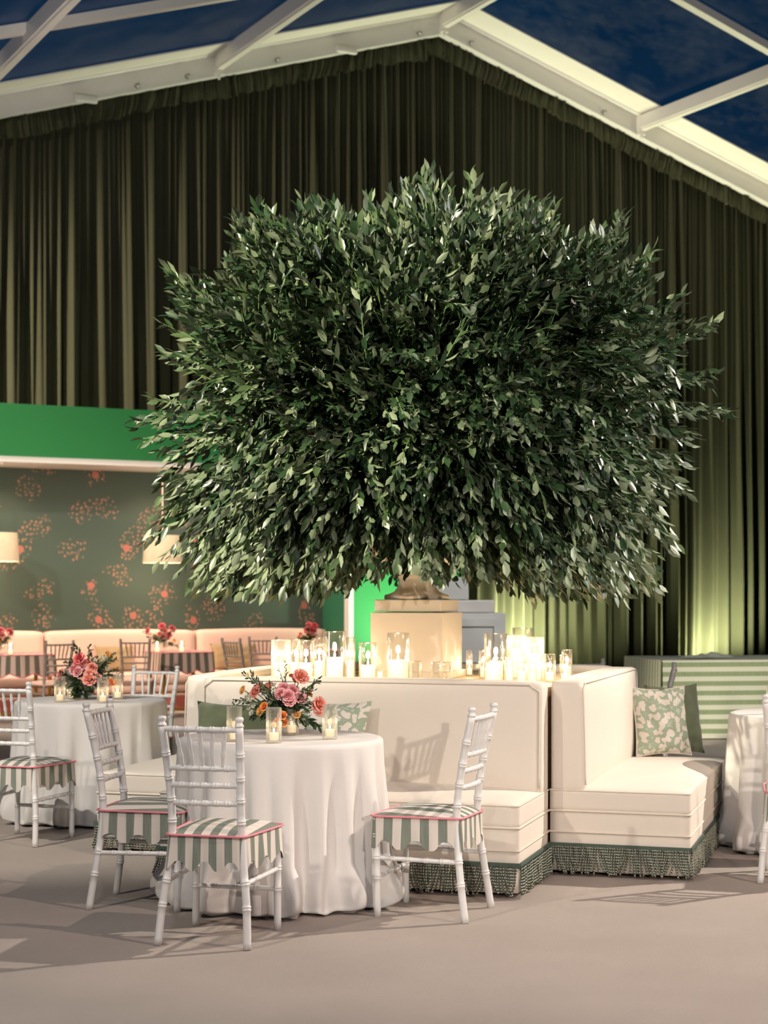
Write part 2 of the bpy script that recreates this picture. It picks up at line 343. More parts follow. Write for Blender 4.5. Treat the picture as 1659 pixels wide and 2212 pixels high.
def roof_mat():
    m = bpy.data.materials.new('clear_roof_vinyl'); m.use_nodes = True; nt = m.node_tree; nt.nodes.clear(); n, l = nt.nodes, nt.links
    t = n.new('ShaderNodeBsdfTransparent'); t.inputs[0].default_value = (.9, .9, .92, 1)
    g = n.new('ShaderNodeBsdfGlossy'); g.inputs['Roughness'].default_value = .22; g.inputs[0].default_value = (.8, .8, .8, 1)
    d = n.new('ShaderNodeBsdfDiffuse'); d.inputs[0].default_value = (.5, .48, .46, 1)
    tc = n.new('ShaderNodeTexCoord'); mp = n.new('ShaderNodeMapping'); mp.inputs['Scale'].default_value = (.5, .5, .5); l.new(tc.outputs['Object'], mp.inputs[0])
    no = n.new('ShaderNodeTexNoise'); no.inputs['Scale'].default_value = 1.6; no.inputs['Detail'].default_value = 8; no.inputs['Roughness'].default_value = .7; l.new(mp.outputs[0], no.inputs['Vector'])
    bp = n.new('ShaderNodeBump'); bp.inputs['Strength'].default_value = .25; bp.inputs['Distance'].default_value = .05; l.new(no.outputs['Fac'], bp.inputs['Height']); l.new(bp.outputs[0], g.inputs['Normal'])
    mr = n.new('ShaderNodeMapRange'); mr.inputs[1].default_value = .45; mr.inputs[2].default_value = .85; mr.inputs[4].default_value = .10; l.new(no.outputs['Fac'], mr.inputs[0])  # patchy grey film imitates hazy reflections in the vinyl
    m1 = n.new('ShaderNodeMixShader'); l.new(mr.outputs[0], m1.inputs[0]); l.new(t.outputs[0], m1.inputs[1]); l.new(d.outputs[0], m1.inputs[2])
    lw = n.new('ShaderNodeLayerWeight'); lw.inputs[0].default_value = .5
    fr = n.new('ShaderNodeMath'); fr.operation = 'POWER'; l.new(lw.outputs['Facing'], fr.inputs[0]); fr.inputs[1].default_value = 5
    fs = n.new('ShaderNodeMath'); fs.operation = 'MULTIPLY_ADD'; l.new(fr.outputs[0], fs.inputs[0]); fs.inputs[1].default_value = .30; fs.inputs[2].default_value = .02
    m2_ = n.new('ShaderNodeMixShader'); l.new(fs.outputs[0], m2_.inputs[0]); l.new(m1.outputs[0], m2_.inputs[1]); l.new(g.outputs[0], m2_.inputs[2])
    o = n.new('ShaderNodeOutputMaterial'); l.new(m2_.outputs[0], o.inputs[0]); return m
M['roof'] = roof_mat()

# ================================================================== SETTING
fl = MB(); fl.add([(-16, -3, 0), (18, -3, 0), (18, 32, 0), (-16, 32, 0)], [(0, 1, 2, 3)], None, False)
tag(fl.build('floor', M['carpet']), kind='structure')
GA = math.radians(25.5); G = Vector((math.cos(GA), math.sin(GA), 0)); N = Vector((-math.sin(GA), math.cos(GA), 0))
R0 = Vector((.78, 24, 9.5842)); T = .314
MD = Vector((.46724, -.88394, -.01818))                    # purlin direction, towards the camera
def gable(k, dz=0, toward=0): return R0+G*k+Vector((0, 0, dz-T*abs(k)))+MD*toward
KMAX = 10.5
# curtain with folds
def fold_offsets(K, step, seed, lo, hi, amp):
    r = random.Random(seed); ss = np.arange(-K, K, step); out = np.zeros_like(ss); s = -K
    while s < K:
        w_ = r.uniform(lo, hi)*(1 if r.random() < .75 else 1.6); a = r.uniform(.45, 1)*amp*min(1.3, w_/lo*.6)
        m = (ss >= s) & (ss < s+w_); t = (ss[m]-s)/w_; sk = r.uniform(.7, 1.5)
        out[m] = a*np.sin(PI*t**sk)**1.7; s += w_
    return ss, -out
ssA, offA = fold_offsets(KMAX, .012, 3, .05, .10, .09); _, offB = fold_offsets(KMAX, .012, 5, .11, .26, .23)
def curtain_sheet():
    V = []; rows = 15; ns = len(ssA); sh = rng.normal(size=40)
    for i, s in enumerate(ssA):
        for j in range(rows+1):
            t = j/rows; z_top = R0.z-T*abs(s)+.08; z = z_top*(1-t)
            k = min(1, t*1.6); k = min(1, .08+1.2*t); o = offA[i]*(1-k)+offB[i]*k
            ds = .05*math.sin(s*1.7+3)*t+.03*math.sin(s*5.1)*t
            p = R0+G*(s+ds)+N*(.22+o); V.append((p.x, p.y, z))
    n = rows+1; Fc = [(i*n+j, i*n+j+1, (i+1)*n+j+1, (i+1)*n+j) for i in range(ns-1) for j in range(rows)]
    return V, Fc
cur = empty('curtain', (R0.x, R0.y, 0), 0, 'floor-length olive velvet drape filling the whole gable wall', 'curtain')
b = MB(); b.add(*curtain_sheet()); b.v = [(x-R0.x, y-R0.y, z) for x, y, z in b.v]; b.build('drape', M['curtain'], cur)
b = MB()
V = []; s_arr = np.arange(-KMAX, KMAX, .012); rr = np.convolve(rng.normal(size=len(s_arr)), [.2, .6, .2], 'same')
r2 = np.convolve(rng.normal(size=len(s_arr)), np.ones(9)/9, 'same')
for i, s in enumerate(s_arr):
    for j in range(7):
        t = j/6; bul = math.sin(PI*min(1, t*1.05))*.05+.02; o = rr[i]*.028*(.5+abs(math.sin(t*5+s*3)))+r2[i]*.05
        sk = .05*math.sin(s*2.3+t*2)
        p = R0+G*(s+sk*t)-N*(bul+o-.05); V.append((p.x-R0.x, p.y-R0.y, R0.z-T*abs(s)+.10-t*(.36+r2[i]*.06)))
b.add(V, [(i*7+j, i*7+j+1, (i+1)*7+j+1, (i+1)*7+j) for i in range(len(s_arr)-1) for j in range(6)])
b.build('ruched_heading', M['curtain'], cur)
# gable rafter pair (structure) and roof frame
def beam(pts, hx, hz, side, name, m, parent=None):          # box beam swept from a to b, side = horizontal side vector
    a, c = pts; b = MB(); V = []
    for p in (a, c):
        for sx in (-1, 1):
            for sz in (0, 1): V.append(p+side*hx*sx+Vector((0, 0, hz*sz)))
    b.add(V, [(0, 1, 3, 2), (4, 6, 7, 5), (0, 4, 5, 1), (2, 3, 7, 6), (0, 2, 6, 4), (1, 5, 7, 3)], None, False)
    return b.build(name, m, parent)
n_trim = 0
for sgn in (-1, 1):
    n_trim += 1
    o = beam((gable(0, 0, .10), gable(sgn*KMAX, 0, .10)), .07, .30, N, 'trim_%d' % n_trim, M['alu']); tag(o, kind='structure')
    # white vinyl strip of the roof beside the gable
    b = MB(); V = [gable(0, .31, .0), gable(0, .31, .72), gable(sgn*KMAX, .31, .72), gable(sgn*KMAX, .31, 0)]
    b.add(V+[v+Vector((0, 0, .02)) for v in V], [(0, 1, 2, 3), (4, 5, 6, 7), (0, 1, 5, 4), (1, 2, 6, 5), (2, 3, 7, 6)], None, False)
    n_trim += 1; tag(b.build('trim_%d' % n_trim, M['vinylw']), kind='structure')
    # rounded channel where vinyl meets the rafter
    b = MB(); b.tube([gable(0, .31, .21), gable(sgn*KMAX, .31, .21)], .035, 10); n_trim += 1; tag(b.build('trim_%d' % n_trim, M['alu']), kind='structure')
    # roof panes
    b = MB(); V = [gable(0, .345, 0), gable(0, .345, 22), gable(sgn*KMAX, .345, 22), gable(sgn*KMAX, .345, 0)]
    b.add(V, [(0, 1, 2, 3)], None, False)
    o = b.build('window_%d' % (1 if sgn < 0 else 2), M['roof']); tag(o, kind='structure')
    # intermediate rafters
    for bay in (3.5, 7.2):
        n_trim += 1; tag(beam((gable(0, .22, bay), gable(sgn*KMAX, .22, bay)), .065, .11, N, 'trim_%d' % n_trim, M['vinylw']), kind='structure')
for k in (-6.95, -3.45, 0, 3.42, 6.9):
    n_trim += 1; tag(beam((gable(k, .10, .16), gable(k, .10, 20)), .065, .19, G, 'trim_%d' % n_trim, M['alu']), kind='structure')
    n_trim += 1; tag(beam((gable(k, .07, .16), gable(k, .07, 20)), .04, .03, G, 'trim_%d' % n_trim, M['vinylw']), kind='structure')
    b = MB(); p = gable(k, .06, .20); b.box(p, (.06, .05, .05), GA); b.tube([p+Vector((0, -.02, -.05)), p+Vector((0, -.02, -.12))], .018, 8)
    tag(b.build('purlin_bracket', M['alu']), 'white bracket bolting the roof purlin %s to the gable rafter' % {-6.95: 'beyond the left edge', -3.45: 'left of the ridge', 0: 'at the ridge', 3.42: 'right of the ridge', 6.9: 'beyond the right edge'}[k], 'bracket')
bolts = [(-4.6, 'left of the wide left clip'), (-3.9, 'left of the purlin bracket'), (-2.6, 'right of the left purlin bracket'), (-.4, 'just left of the ridge'), (.45, 'just right of the ridge'), (2.75, 'on the right slope before the purlin'), (-7.1, 'near the left edge')]
for k, wh in bolts:
    b = MB(); p = gable(k, .07, .18); b.tube([p-N*.0, p-N*.05], [.035, .022], 8)
    tag(b.build('bolt', M['bolt']), 'small steel bolt on the gable rafter, '+wh, 'bolt', 'bolts on the gable rafter')
for k, wh in ((-5.3, 'on the left slope'), (-1.55, 'left of the ridge')):
    p = gable(k, .02, .2); b = MB(); b.rbox((0, 0, 0), (.16, .03, .05), .025, (6, 3, 4))
    o = b.build('rafter_clip', M['alu'], None, p, GA); tag(o, 'white capped clip on the underside of the rafter '+wh, 'clip')
# pale seam lines on the right pane
# ================================================================== GREEN LOUNGE BEHIND
P0 = Vector((-4.51, 19.3, 0))
def lp(k, off, z=0): return P0+G*k+N*off+Vector((0, 0, z))
def kpx(px, off=0.0):
    q = P0+N*off; a = (px-829.5)/F; return (a*q.y-q.x)/(G.x-a*G.y)
def slab(k0, k1, o0, o1, z0, z1, name, m, parent=None, uvs=False):
    b = MB(); V = [lp(k, o, z) for k in (k0, k1) for o in (o0, o1) for z in (z0, z1)]
    UV = [(k, z) for k in (k0, k1) for o in (o0, o1) for z in (z0, z1)]
    b.add(V, [(0, 1, 3, 2), (4, 6, 7, 5), (0, 4, 5, 1), (2, 3, 7, 6), (0, 2, 6, 4), (1, 5, 7, 3)], UV if uvs else None, False)
    return b.build(name, m, parent)
KJ = kpx(763)
tag(slab(-3.5, 6.1, 0, .12, 3.07, 3.69, 'wall_header', M['header']), kind='structure')
tag(slab(-3.5, KJ, -.012, .13, 3.0, 3.068, 'trim_header', M['trim']), kind='structure')
tag(slab(-3.5, KJ-.07, .13, 1.0, 3.0, 3.05, 'ceiling', M['trim']), kind='structure')
tag(slab(-3.5, KJ+.1, .85, .95, 0, 3.0, 'wall_back', M['paper'], uvs=True), kind='structure')
tag(slab(KJ-.068, KJ, -.012, .13, 0, 2.998, 'trim_jamb', M['trim']), kind='structure')
tag(slab(KJ-.06, KJ+.02, .14, .85, 0, 3.0, 'wall_return', M['shaded_green']), kind='structure')
tag(slab(KJ+.002, 6.1, 0, .12, 0, 3.07, 'wall_right', M['header']), kind='structure')
# lights of the lounge
for px in (20, 350, 640):
    k = kpx(px, .35); p = lp(k, .35, 2.97)
    spot(p, p+Vector((0, 0, -1))+N*.12, 30, 120, (1, .72, .5), .8, .04)
spot(lp(5.4, -1.6, .25), lp(5.35, .1, 1.9), 420, 95, (.75, 1, .7), .9, .06)
area(lp(1.2, -.6, 2.9), lp(1.2, .3, 0), 90, 5.5, .5, (1, .76, .60))
spot(lp(-2.2, -4.0, 5.5), lp(.6, 0, 3.3), 700, 55, (1, .95, .75), .8, .1)
# uplights at the drape
def uplight(px, off, power, who, col=(.95, 1, .66)):
    q = R0-N*off; a = (px-829.5)/F; k = (a*q.y-q.x)/(G.x-a*G.y); p = q+G*k; p.z = .12
    o = empty('uplight', (p.x, p.y, 0), GA, who, 'lamp')
    b = MB(); b.lathe([(.0, .0), (.09, .0), (.09, .03), (.075, .04), (.075, .16), (.07, .16), (.06, .10), (0, .10)], 20); b.build('housing', M['ink'], o)
    b = MB(); b.lathe([(.0, .105), (.06, .105)], 20); b.build('lens', M['glow'], o)
    t = Vector((p.x, p.y, 0))+N*(off*.9); spot((p.x, p.y, .2), (t.x, t.y, 1.9), power*1.35, 150, col, 1, .04)
uplight(1556, .50, 1050, 'black floor uplight at the drape behind the striped buffet, right'); uplight(1128, .55, 1300, 'black floor uplight at the drape behind the candle platform')
uplight(1290, .8, 160, 'black floor uplight, dim, hidden behind the corner sofa'); 

# ================================================================== PINK BANQUETTE AND BACK TABLES
seams = [kpx(-232, .6), kpx(98, .6), kpx(426, .6), kpx(745, .7)]
for i in range(3):
    k0, k1 = seams[i]+.01, seams[i+1]-.01
    if i == 2: k1 = min(k1, KJ-.1)
    c = lp((k0+k1)/2, .45); L = (k1-k0)/2
    o = empty('pink_banquette', c, GA, ['blush banquette section at the left edge under the floral wallpaper', 'blush banquette section in the middle, behind the striped table', 'blush banquette section at the right end beside the green jamb'][i], 'sofa', 'banquette sections along the wallpaper')
    b = MB(); b.rbox((0, .29, .68), (L, .10, .31), .05, (14, 4, 10), lambda p: Vector((p.x, p.y-(.03 if p.y < 0 else 0), p.z+.012*math.cos(p.x*2)))); b.build('backrest', M['pink'], o)
    b = MB(); b.rbox((0, -.02, .40), (L, .33, .075), .04, (14, 8, 4)); b.build('seat', M['pink'], o)
    b = MB(); b.rbox((0, -.02, .28), (L-.01, .32, .055), .03, (10, 6, 3)); b.rbox((0, -.02, .17), (L-.01, .32, .055), .03, (10, 6, 3)); b.build('base', M['pink'], o)
    b = MB(); b.grid(lambda u, v: ((u*2-1)*(L-.01), -.35-.006*math.sin(u*L*400)-.01*v, .19-.15*v), int(L*180), 2); b.build('fringe', M['pinkfringe'], o)
    b = MB(); b.box((0, -.02, .02), (L-.01, .30, .02)); b.build('plinth', M['gold'], o)
def cushion(name, m, loc, rz, size, tilt, label, th=.075, group=None, uvs=True):
    b = MB(); n = 18; sx, sz = size[0]/2, size[1]/2
    for sgn in (-1, 1):
        def fn(u, v):
            x, z = 2*u-1, 2*v-1; pin = 1-.10*(1-abs(z)**2)*abs(x)**5; pin2 = 1-.10*(1-abs(x)**2)*abs(z)**5
            t = max(0, (1-x*x))**.5*max(0, (1-z*z))**.5; t = t**.8
            wob = .006*math.sin(9*x+3*z)+.005*math.sin(11*z-4*x)
            return (x*sx*pin, sgn*t*th+wob*t, z*sz*pin2+sz)
        b.grid(fn, n, n, lambda u, v: (u*size[0]/.45, v*size[1]/.45))
    o = b.build(name, m, None, loc); o.rotation_euler = Matrix.Rotation(rz, 3, 'Z').to_4x4().to_euler()
    o.rotation_euler = (Matrix.Rotation(rz, 4, 'Z') @ Matrix.Rotation(tilt, 4, 'X')).to_euler()
    tag(o, label, 'cushion', group)
    e = []; 
    for q in range(4*14):
        s_, t = divmod(q, 14); t = t/14*2-1
        x, z = [(t, -1), (1, t), (-t, 1), (-1, -t)][s_]; pin = 1-.10*(1-abs(z)**2)*abs(x)**5; pin2 = 1-.10*(1-abs(x)**2)*abs(z)**5
        e.append((x*sx*pin, 0, z*sz*pin2+sz))
    return o, e
for px, w_, who in ((247, .50, 'tan velvet cushion on the banquette behind the left bouquet'), (505, .62, 'tan velvet cushion on the banquette behind the two right-hand grey chairs')):
    k = kpx(px, .55); p = lp(k, .51, .478); cushion('lounge_cushion', M['brown'], p, GA, (w_, .34), -.25, who, .07)

def small_table(px, half, label, cl_label):
    k = kpx(px, -.62); c = lp(k, -.62)
    o = empty('cafe_table', c, GA, label, 'table')
    b = MB(); b.box((0, 0, .73), (half, half, .015)); b.build('tabletop', M['gold'], o)
    for sx in (-1, 1):
        for sy in (-1, 1):
            b = MB(); b.box((sx*(half-.04), sy*(half-.04), .3575), (.02, .02, .3575)); b.build('leg', M['gold'], o)
    e = empty('striped_table_cover', c, GA, cl_label, 'tablecloth')
    b = MB(); hh = half+.015; per = 8*hh
    b.grid(lambda u, v: ((2*u-1)*hh, (2*v-1)*hh, .752), 2, 2, lambda u, v: (u*2*hh, 0))
    def pt(u): 
        d = u*per; s_, t = int(min(3, d//(2*hh))), 0; t = (d-s_*2*hh)/hh-1
        return [(t, -1), (1, t), (-t, 1), (-1, -t)][s_]
    def fn(u, v):
        x, y = pt(u); sc = abs(math.sin(u*4*3*PI)); dr = (.20+.045*sc)*v
        return (x*hh*(1+.05*v)+.006*math.sin(u*70)*v, y*hh*(1+.05*v)+.006*math.cos(u*60)*v, .752-dr)
    b.grid(fn, 144, 4, lambda u, v: (u*per, v)); b.build('cover', M['pstripe'], e)
    b = MB(); b.tube([fn(u/144, 1) for u in range(144)], .007, 5, True); b.tube([(x*hh, y*hh, .755) for x, y in [pt(i/40) for i in range(40)]], .007, 5, True); b.build('pink_trim', M['pinkpipe'], e)
    return c
tA = small_table(30, .37, 'square brass-legged cafe table at the left edge before the blush banquette', 'grey and blush striped scalloped cover on the leftmost cafe table')
tB = small_table(386, .31, 'square brass-legged cafe table in the middle before the blush banquette', 'grey and blush striped scalloped cover on the middle cafe table')
tC = small_table(668, .31, 'square cafe table behind the candles before the blush banquette', 'grey and blush striped scalloped cover on the cafe table behind the candles')
# pendants
def pendant(px, Y, label):
    c = ap(px, Y, 0)
    o = empty('pendant_lamp', (c.x, c.y, 1.83), 0, label, 'lamp')
    b = MB(); b.lathe([(.245, 0), (.225, .34)], 40); b.build('lamp_shade', M['shade'], o)
    b = MB(); b.lathe([(0, .012), (.238, .012)], 40); b.build('diffuser', M['glow'], o)
    b = MB(); b.tube([(0, 0, .02), (0, 0, 3.0-1.83)], .008, 6); b.build('cord', M['pink'], o)
    b = MB(); b.lathe([(0, 3.0-1.83-.02), (.06, 3.0-1.83-.02), (.06, 3.0-1.83)], 16); b.build('ceiling_rose', M['trim'], o)
    l = bpy.data.lights.new('pendant_bulb', 'POINT'); q = bpy.data.objects.new('pendant_bulb', l); COL.objects.link(q); q.parent = o; q.location = (0, 0, -.06)
    l.energy = 22; l.color = (1, .72, .48); l.shadow_soft_size = .12
pk = lp(kpx(-4, .2), .2); pendant(-4, pk.y, 'linen drum pendant lamp cut by the left edge of the photo')
pk = lp(kpx(351, .2), .2); pendant(351, pk.y, 'linen drum pendant lamp half hidden by the tree leaves')

# ================================================================== GREY BAR UNIT, BUFFET
o = empty('bar_cabinet', (.9, 17.6, 0), math.radians(8), 'grey panelled cabinet with stepped top behind the stone pedestal', 'cabinet')
b = MB(); b.box((-.05, 0, .62), (.40, .28, .62)); b.build('body', M['grey'], o, bevel=.01)
b = MB()
for x0, x1, z0, z1 in ((-.35, -.29, .1, 1.18), (.22, .30, .1, 1.18), (-.29, .22, 1.10, 1.18), (-.29, .22, .1, .2)): b.box(((x0+x1)/2, -.29, (z0+z1)/2), ((x1-x0)/2, .012, (z1-z0)/2))
b.build('panel_frame', M['grey'], o)
b = MB(); b.box((-.06, 0, 1.31), (.30, .24, .065)); b.build('top_step', M['alu'], o, bevel=.01)
b = MB(); b.box((-.25, 0, 1.50), (.22, .2, .12)); b.build('riser', M['grey'], o, bevel=.01)
# buffet with striped cloth
bo = empty('buffet_table', (2.75, 16.2, 0), math.radians(9), 'long buffet table behind the corner sofa, hidden under its striped cloth', 'table')
b = MB(); b.box((1.6, .6, .765), (1.6, .6, .012)); b.build('tabletop', M['grey'], bo)
for x in (.1, 3.1):
    for y in (.1, 1.1):
        b = MB(); b.box((x, y, .375), (.025, .025, .375)); b.build('leg', M['ink'], bo)
e = empty('buffet_cloth', (2.75, 16.2, 0), math.radians(9), 'pale green and cream striped cloth on the buffet at right', 'tablecloth')
b = MB()
def wv(x): return .008*math.sin(x*7)+.006*math.sin(x*17+1)
b.grid(lambda u, v: (u*3.22-.01, -.015-.02*v+wv(u*3.2)*v, .785-.775*v), 90, 8, lambda u, v: (u*3.2, v*.775-.02))
b.build('front_drop', M['hstripe'], e)
b = MB(); b.grid(lambda u, v: (-.015-.02*v+wv(u*1.2+2)*v, u*1.22, .785-.775*v), 40, 8, lambda u, v: (u*1.22, v)); b.build('side_drop', M['vstripe'], e)
b = MB(); b.grid(lambda u, v: (u*3.22-.012, -.015+v*1.235, .785+.002*math.sin(u*30)), 30, 6, lambda u, v: (u*3.2, v*1.2)); b.build('cloth_top', M['napkin'], e)
b = MB()
def nf(u, v):
    x = (u-.5)*.52; y = (v-.5)*.24; hgt = .045*max(0, 1-abs(2*u-1)**3)*(1-abs(2*v-1)**4)
    return (x+.02*math.sin(v*9), y, hgt*(.7+.4*math.sin(u*9+v*4)+.25*math.sin(u*23))+.003)
b.grid(nf, 40, 14); nb = b.build('folded_napkins', M['napkin'], None, ap(1530, 16.75, .79), .1); tag(nb, 'rumpled grey linen napkins lying on the striped buffet', 'napkins')

# ================================================================== SOFA ISLAND
UA = math.radians(-17.2); U = Vector((math.cos(UA), math.sin(UA), 0)); W = Vector((-math.sin(UA), math.cos(UA), 0))
C = Vector((.233, 9.52, 0)); A = .92
def isl(u, v, z=0): return C+U*u+W*v+Vector((0, 0, z))
def make_sofa():
    o = empty('corner_sofa', (0, 0, 0), 0)
    hx = A-.001; hy = .354
    b = MB(); b.rbox((0, 0, .195), (hx, hy, .175), .012, (20, 10, 6)); b.build('base', M['ivory'], o)
    def dome(p):
        q = max(0, 1-(p.x/hx)**4)*max(0, 1-(p.y/hy)**4); return Vector((p.x, p.y, p.z+(.03*q if p.z > 0 else 0)))
    b = MB(); b.rbox((0, 0, .384), (hx+.002, hy+.002, .056), .016, (26, 16, 8), dome); b.build('seat', M['ivory'], o)
    def bk(p):                                               # raked, bulging front face, crowned top
        q = (1-(p.x/hx)**6)*(1-min(1, abs(p.z/.29))**4); y = p.y
        if p.y < 0: y -= .022*q+.0; y -= .015*(.5-p.z/.6)
        return Vector((p.x, y, p.z+.008*(1-(p.x/hx)**2)*(p.z > .2)))
    b = MB(); b.rbox((0, hy-.085, .70), (hx, .082, .285), .020, (30, 6, 14), bk); b.build('backrest', M['ivory'], o)
    # piping
    def ring(z, e=.003, r=.0045):
        x, y, c = hx+e, hy+e, .014; pts = []
        for cx, cy, a0 in ((x-c, y-c, 0), (-x+c, y-c, 90), (-x+c, -y+c, 180), (x-c, -y+c, 270)):
            for k in range(5): a = math.radians(a0+k*22.5); pts.append((cx+c*math.cos(a), cy+c*math.sin(a), z))
        return pts
    b = MB()
    for z in (.328, .222): b.tube(ring(z), .0045, 6, True)
    b.tube([(x, y, z+(.0 if abs(y) > .3 else 0)) for x, y, z in ring(.432, .000)], .0045, 6, True)
    # seam round the front face of the backrest
    def fp(x, z):
        q = (1-(x/hx)**6)*(1-min(1, abs((z-.70)/.29))**4); return (x, hy-.167-.022*q-.015*(.5-(z-.70)/.6)-.003, z)
    pts = [fp(-hx+.012, .46+.05*i) for i in range(10)]+[fp(-hx+.012+.02*i, .94+.012*i) for i in range(3)]
    pts += [fp(-hx+.06+(2*hx-.12)*i/24, .974) for i in range(25)]+[fp(hx-.012-.02*i, .94+.012*i) for i in (2, 1, 0)]+[fp(hx-.012, .91-.05*i) for i in range(10)]
    b.tube(pts, .0045, 6); b.build('piping', M['piping'], o)
    # fringe: gimp band plus twisted cords on front and both ends
    fr = MB(); r = random.Random(4)
    path = [(hx, hy), (hx, -hy), (-hx, -hy), (-hx, hy)]
    for i in range(3):
        x0, y0 = path[i]; x1, y1 = path[i+1]; Ls = math.hypot(x1-x0, y1-y0); tx, ty = (x1-x0)/Ls, (y1-y0)/Ls; nx, ny = -ty*-1, tx*-1
        nx, ny = ((1, 0), (0, -1), (-1, 0))[i]
        n = int(Ls/.0105); sway = 0
        for k in range(n):
            d = (k+.5)/n*Ls; g = math.sin(d*23+i)+.6*math.sin(d*61+2); cl = .028*math.sin(d*31+i*2)+.016*math.sin(d*83)
            out = .010+.006*r.random(); pts = []
            lz = .012+.022*r.random(); 
            for q in range(6):
                t = q/5; dd = d+cl*t*t+.003*math.sin(t*6+k); oo = out+.012*t*(.6+.4*math.sin(d*40))+.003*math.sin(t*7+k*2)
                pts.append((x0+tx*dd+nx*oo, y0+ty*dd+ny*oo, .150-t*(.150-lz)))
            fr.tube(pts, .0048, 5, caps=False, uvs=True)
    fo = fr.build('fringe', M['cord'], o)
    b = MB(); e = .009
    pts = [(hx+e, hy), (hx+e, -hy-e), (-hx-e, -hy-e), (-hx-e, hy)]
    for i in range(3):
        x0, y0 = pts[i]; x1, y1 = pts[i+1]; cx, cy = (x0+x1)/2, (y0+y1)/2
        b.box((cx, cy, .156), (abs(x1-x0)/2+.004, abs(y1-y0)/2+.004, .011))
    b.build('gimp_band', M['band'], o)
    return o
sofa = make_sofa()
sl = ['ivory sofa facing the camera behind the front round table, green bullion fringe', 'ivory sofa at right with a patterned cushion, green bullion fringe', 'ivory sofa at the back of the candle platform, only its top seen', 'ivory sofa on the left side of the candle platform, near end seen']
for i in range(4):
    s_ = sofa if i == 0 else copy_tree(sofa)
    a = UA+i*PI/2; d = Vector((math.sin(a), -math.cos(a), 0)); s_.location = C+d*(A+.356); s_.rotation_euler = (0, 0, a)
    tag(s_, sl[i], 'sofa', 'ivory sofas round the candle platform')
po = empty('candle_platform', C, UA, 'square pale wood platform between the ivory sofas carrying candles and pedestal', 'platform')
b = MB(); b.box((0, 0, .45), (A-.02, A-.02, .45)); b.build('body', M['plat'], po)
b = MB()
b.box((0, 0, .925), (A-.012, A-.012, .025)); b.build('top_board', M['plat'], po, bevel=.004)
PZ = .951
# pedestal
PC = Vector((.19, 9.50, 0))
pe = empty('stone_pedestal', (PC.x, PC.y, PZ), UA, 'tall square cream stone pedestal block standing among the candles', 'pedestal')
b = MB(); b.box((0, 0, .187), (.214, .214, .187)); b.build('shaft', M['stone'], pe, bevel=.004)
b = MB(); b.box((0, 0, .02), (.235, .235, .02)); b.build('plinth', M['stone'], pe, bevel=.004)
b = MB(); b.box((0, 0, .377+.036), (.196, .196, .034)); b.build('cap', M['stone'], pe, bevel=.005)
b = MB(); b.lathe([(0, 0), (.185, 0), (.19, .012), (.185, .026), (.165, .03), (.13, .045), (.108, .075), (.10, .11), (.105, .125), (.12, .13), (.122, .145), (.108, .15), (.112, .165), (.17, .19), (.23, .23), (.27, .30), (.285, .40), (.29, .50), (.315, .53), (.32, .56), (.28, .56), (.26, .52), (0, .45)], 48)
ur = b.build('stone_urn', M['stone'], None, (PC.x, PC.y, PZ+.448)); tag(ur, 'cream stone footed urn on the pedestal, mostly hidden by leaves', 'urn')

# ================================================================== TREE
def leaves_mesh(name, P, D, L, Wd, tone, mat_, parent=None, nrm=None):
    """P base points, D directions, L lengths, Wd half widths"""
    n = len(P); D = D/np.linalg.norm(D, axis=1)[:, None]
    if nrm is None: nrm = rng.normal(size=(n, 3))*.55+np.array([0, 0, 1.0])
    S = np.cross(D, nrm); S /= np.linalg.norm(S, axis=1)[:, None]+1e-9; Nn = np.cross(S, D)
    fold = rng.uniform(.1, .5, n)[:, None]; curl = rng.uniform(-.05, .22, n)[:, None]
    L = L[:, None]; Wd = Wd[:, None]
    def pt(t, s, sl): return P+D*L*t+S*Wd*s+Nn*(abs(s)*Wd*fold)-Nn*L*curl*t*t
    Vs = [pt(0, 0, 0), pt(.28, -.8, 0), pt(.3, 0, 0), pt(.28, .8, 0), pt(.62, -.85, 0), pt(.64, 0, 0), pt(.62, .85, 0), pt(1, 0, 0)]
    V = np.stack(Vs, 1).reshape(-1, 3)
    fc = [(0, 2, 1), (0, 3, 2), (1, 2, 5, 4), (2, 3, 6, 5), (4, 5, 7), (5, 6, 7)]
    base = (np.arange(n)*8)[:, None]
    loops = np.concatenate([base+np.array(f)[None, :] for f in fc], 1).reshape(-1)
    sizes = np.tile([len(f) for f in fc], n); starts = np.concatenate([[0], np.cumsum(sizes)[:-1]])
    me = bpy.data.meshes.new(name); me.vertices.add(len(V)); me.vertices.foreach_set('co', V.ravel())
    me.loops.add(len(loops)); me.loops.foreach_set('vertex_index', loops.astype(np.int32))
    me.polygons.add(len(sizes)); me.polygons.foreach_set('loop_start', starts.astype(np.int32)); me.polygons.foreach_set('loop_total', sizes.astype(np.int32))
    me.polygons.foreach_set('use_smooth', np.ones(len(sizes), bool))
    at = me.attributes.new('tone', 'FLOAT', 'POINT'); at.data.foreach_set('value', np.repeat(tone, 8).astype(np.float32))
    me.update(calc_edges=True); me.validate()
    o = bpy.data.objects.new(name, me); COL.objects.link(o); me.materials.append(mat_)
    if parent is not None: o.parent = parent
    return o
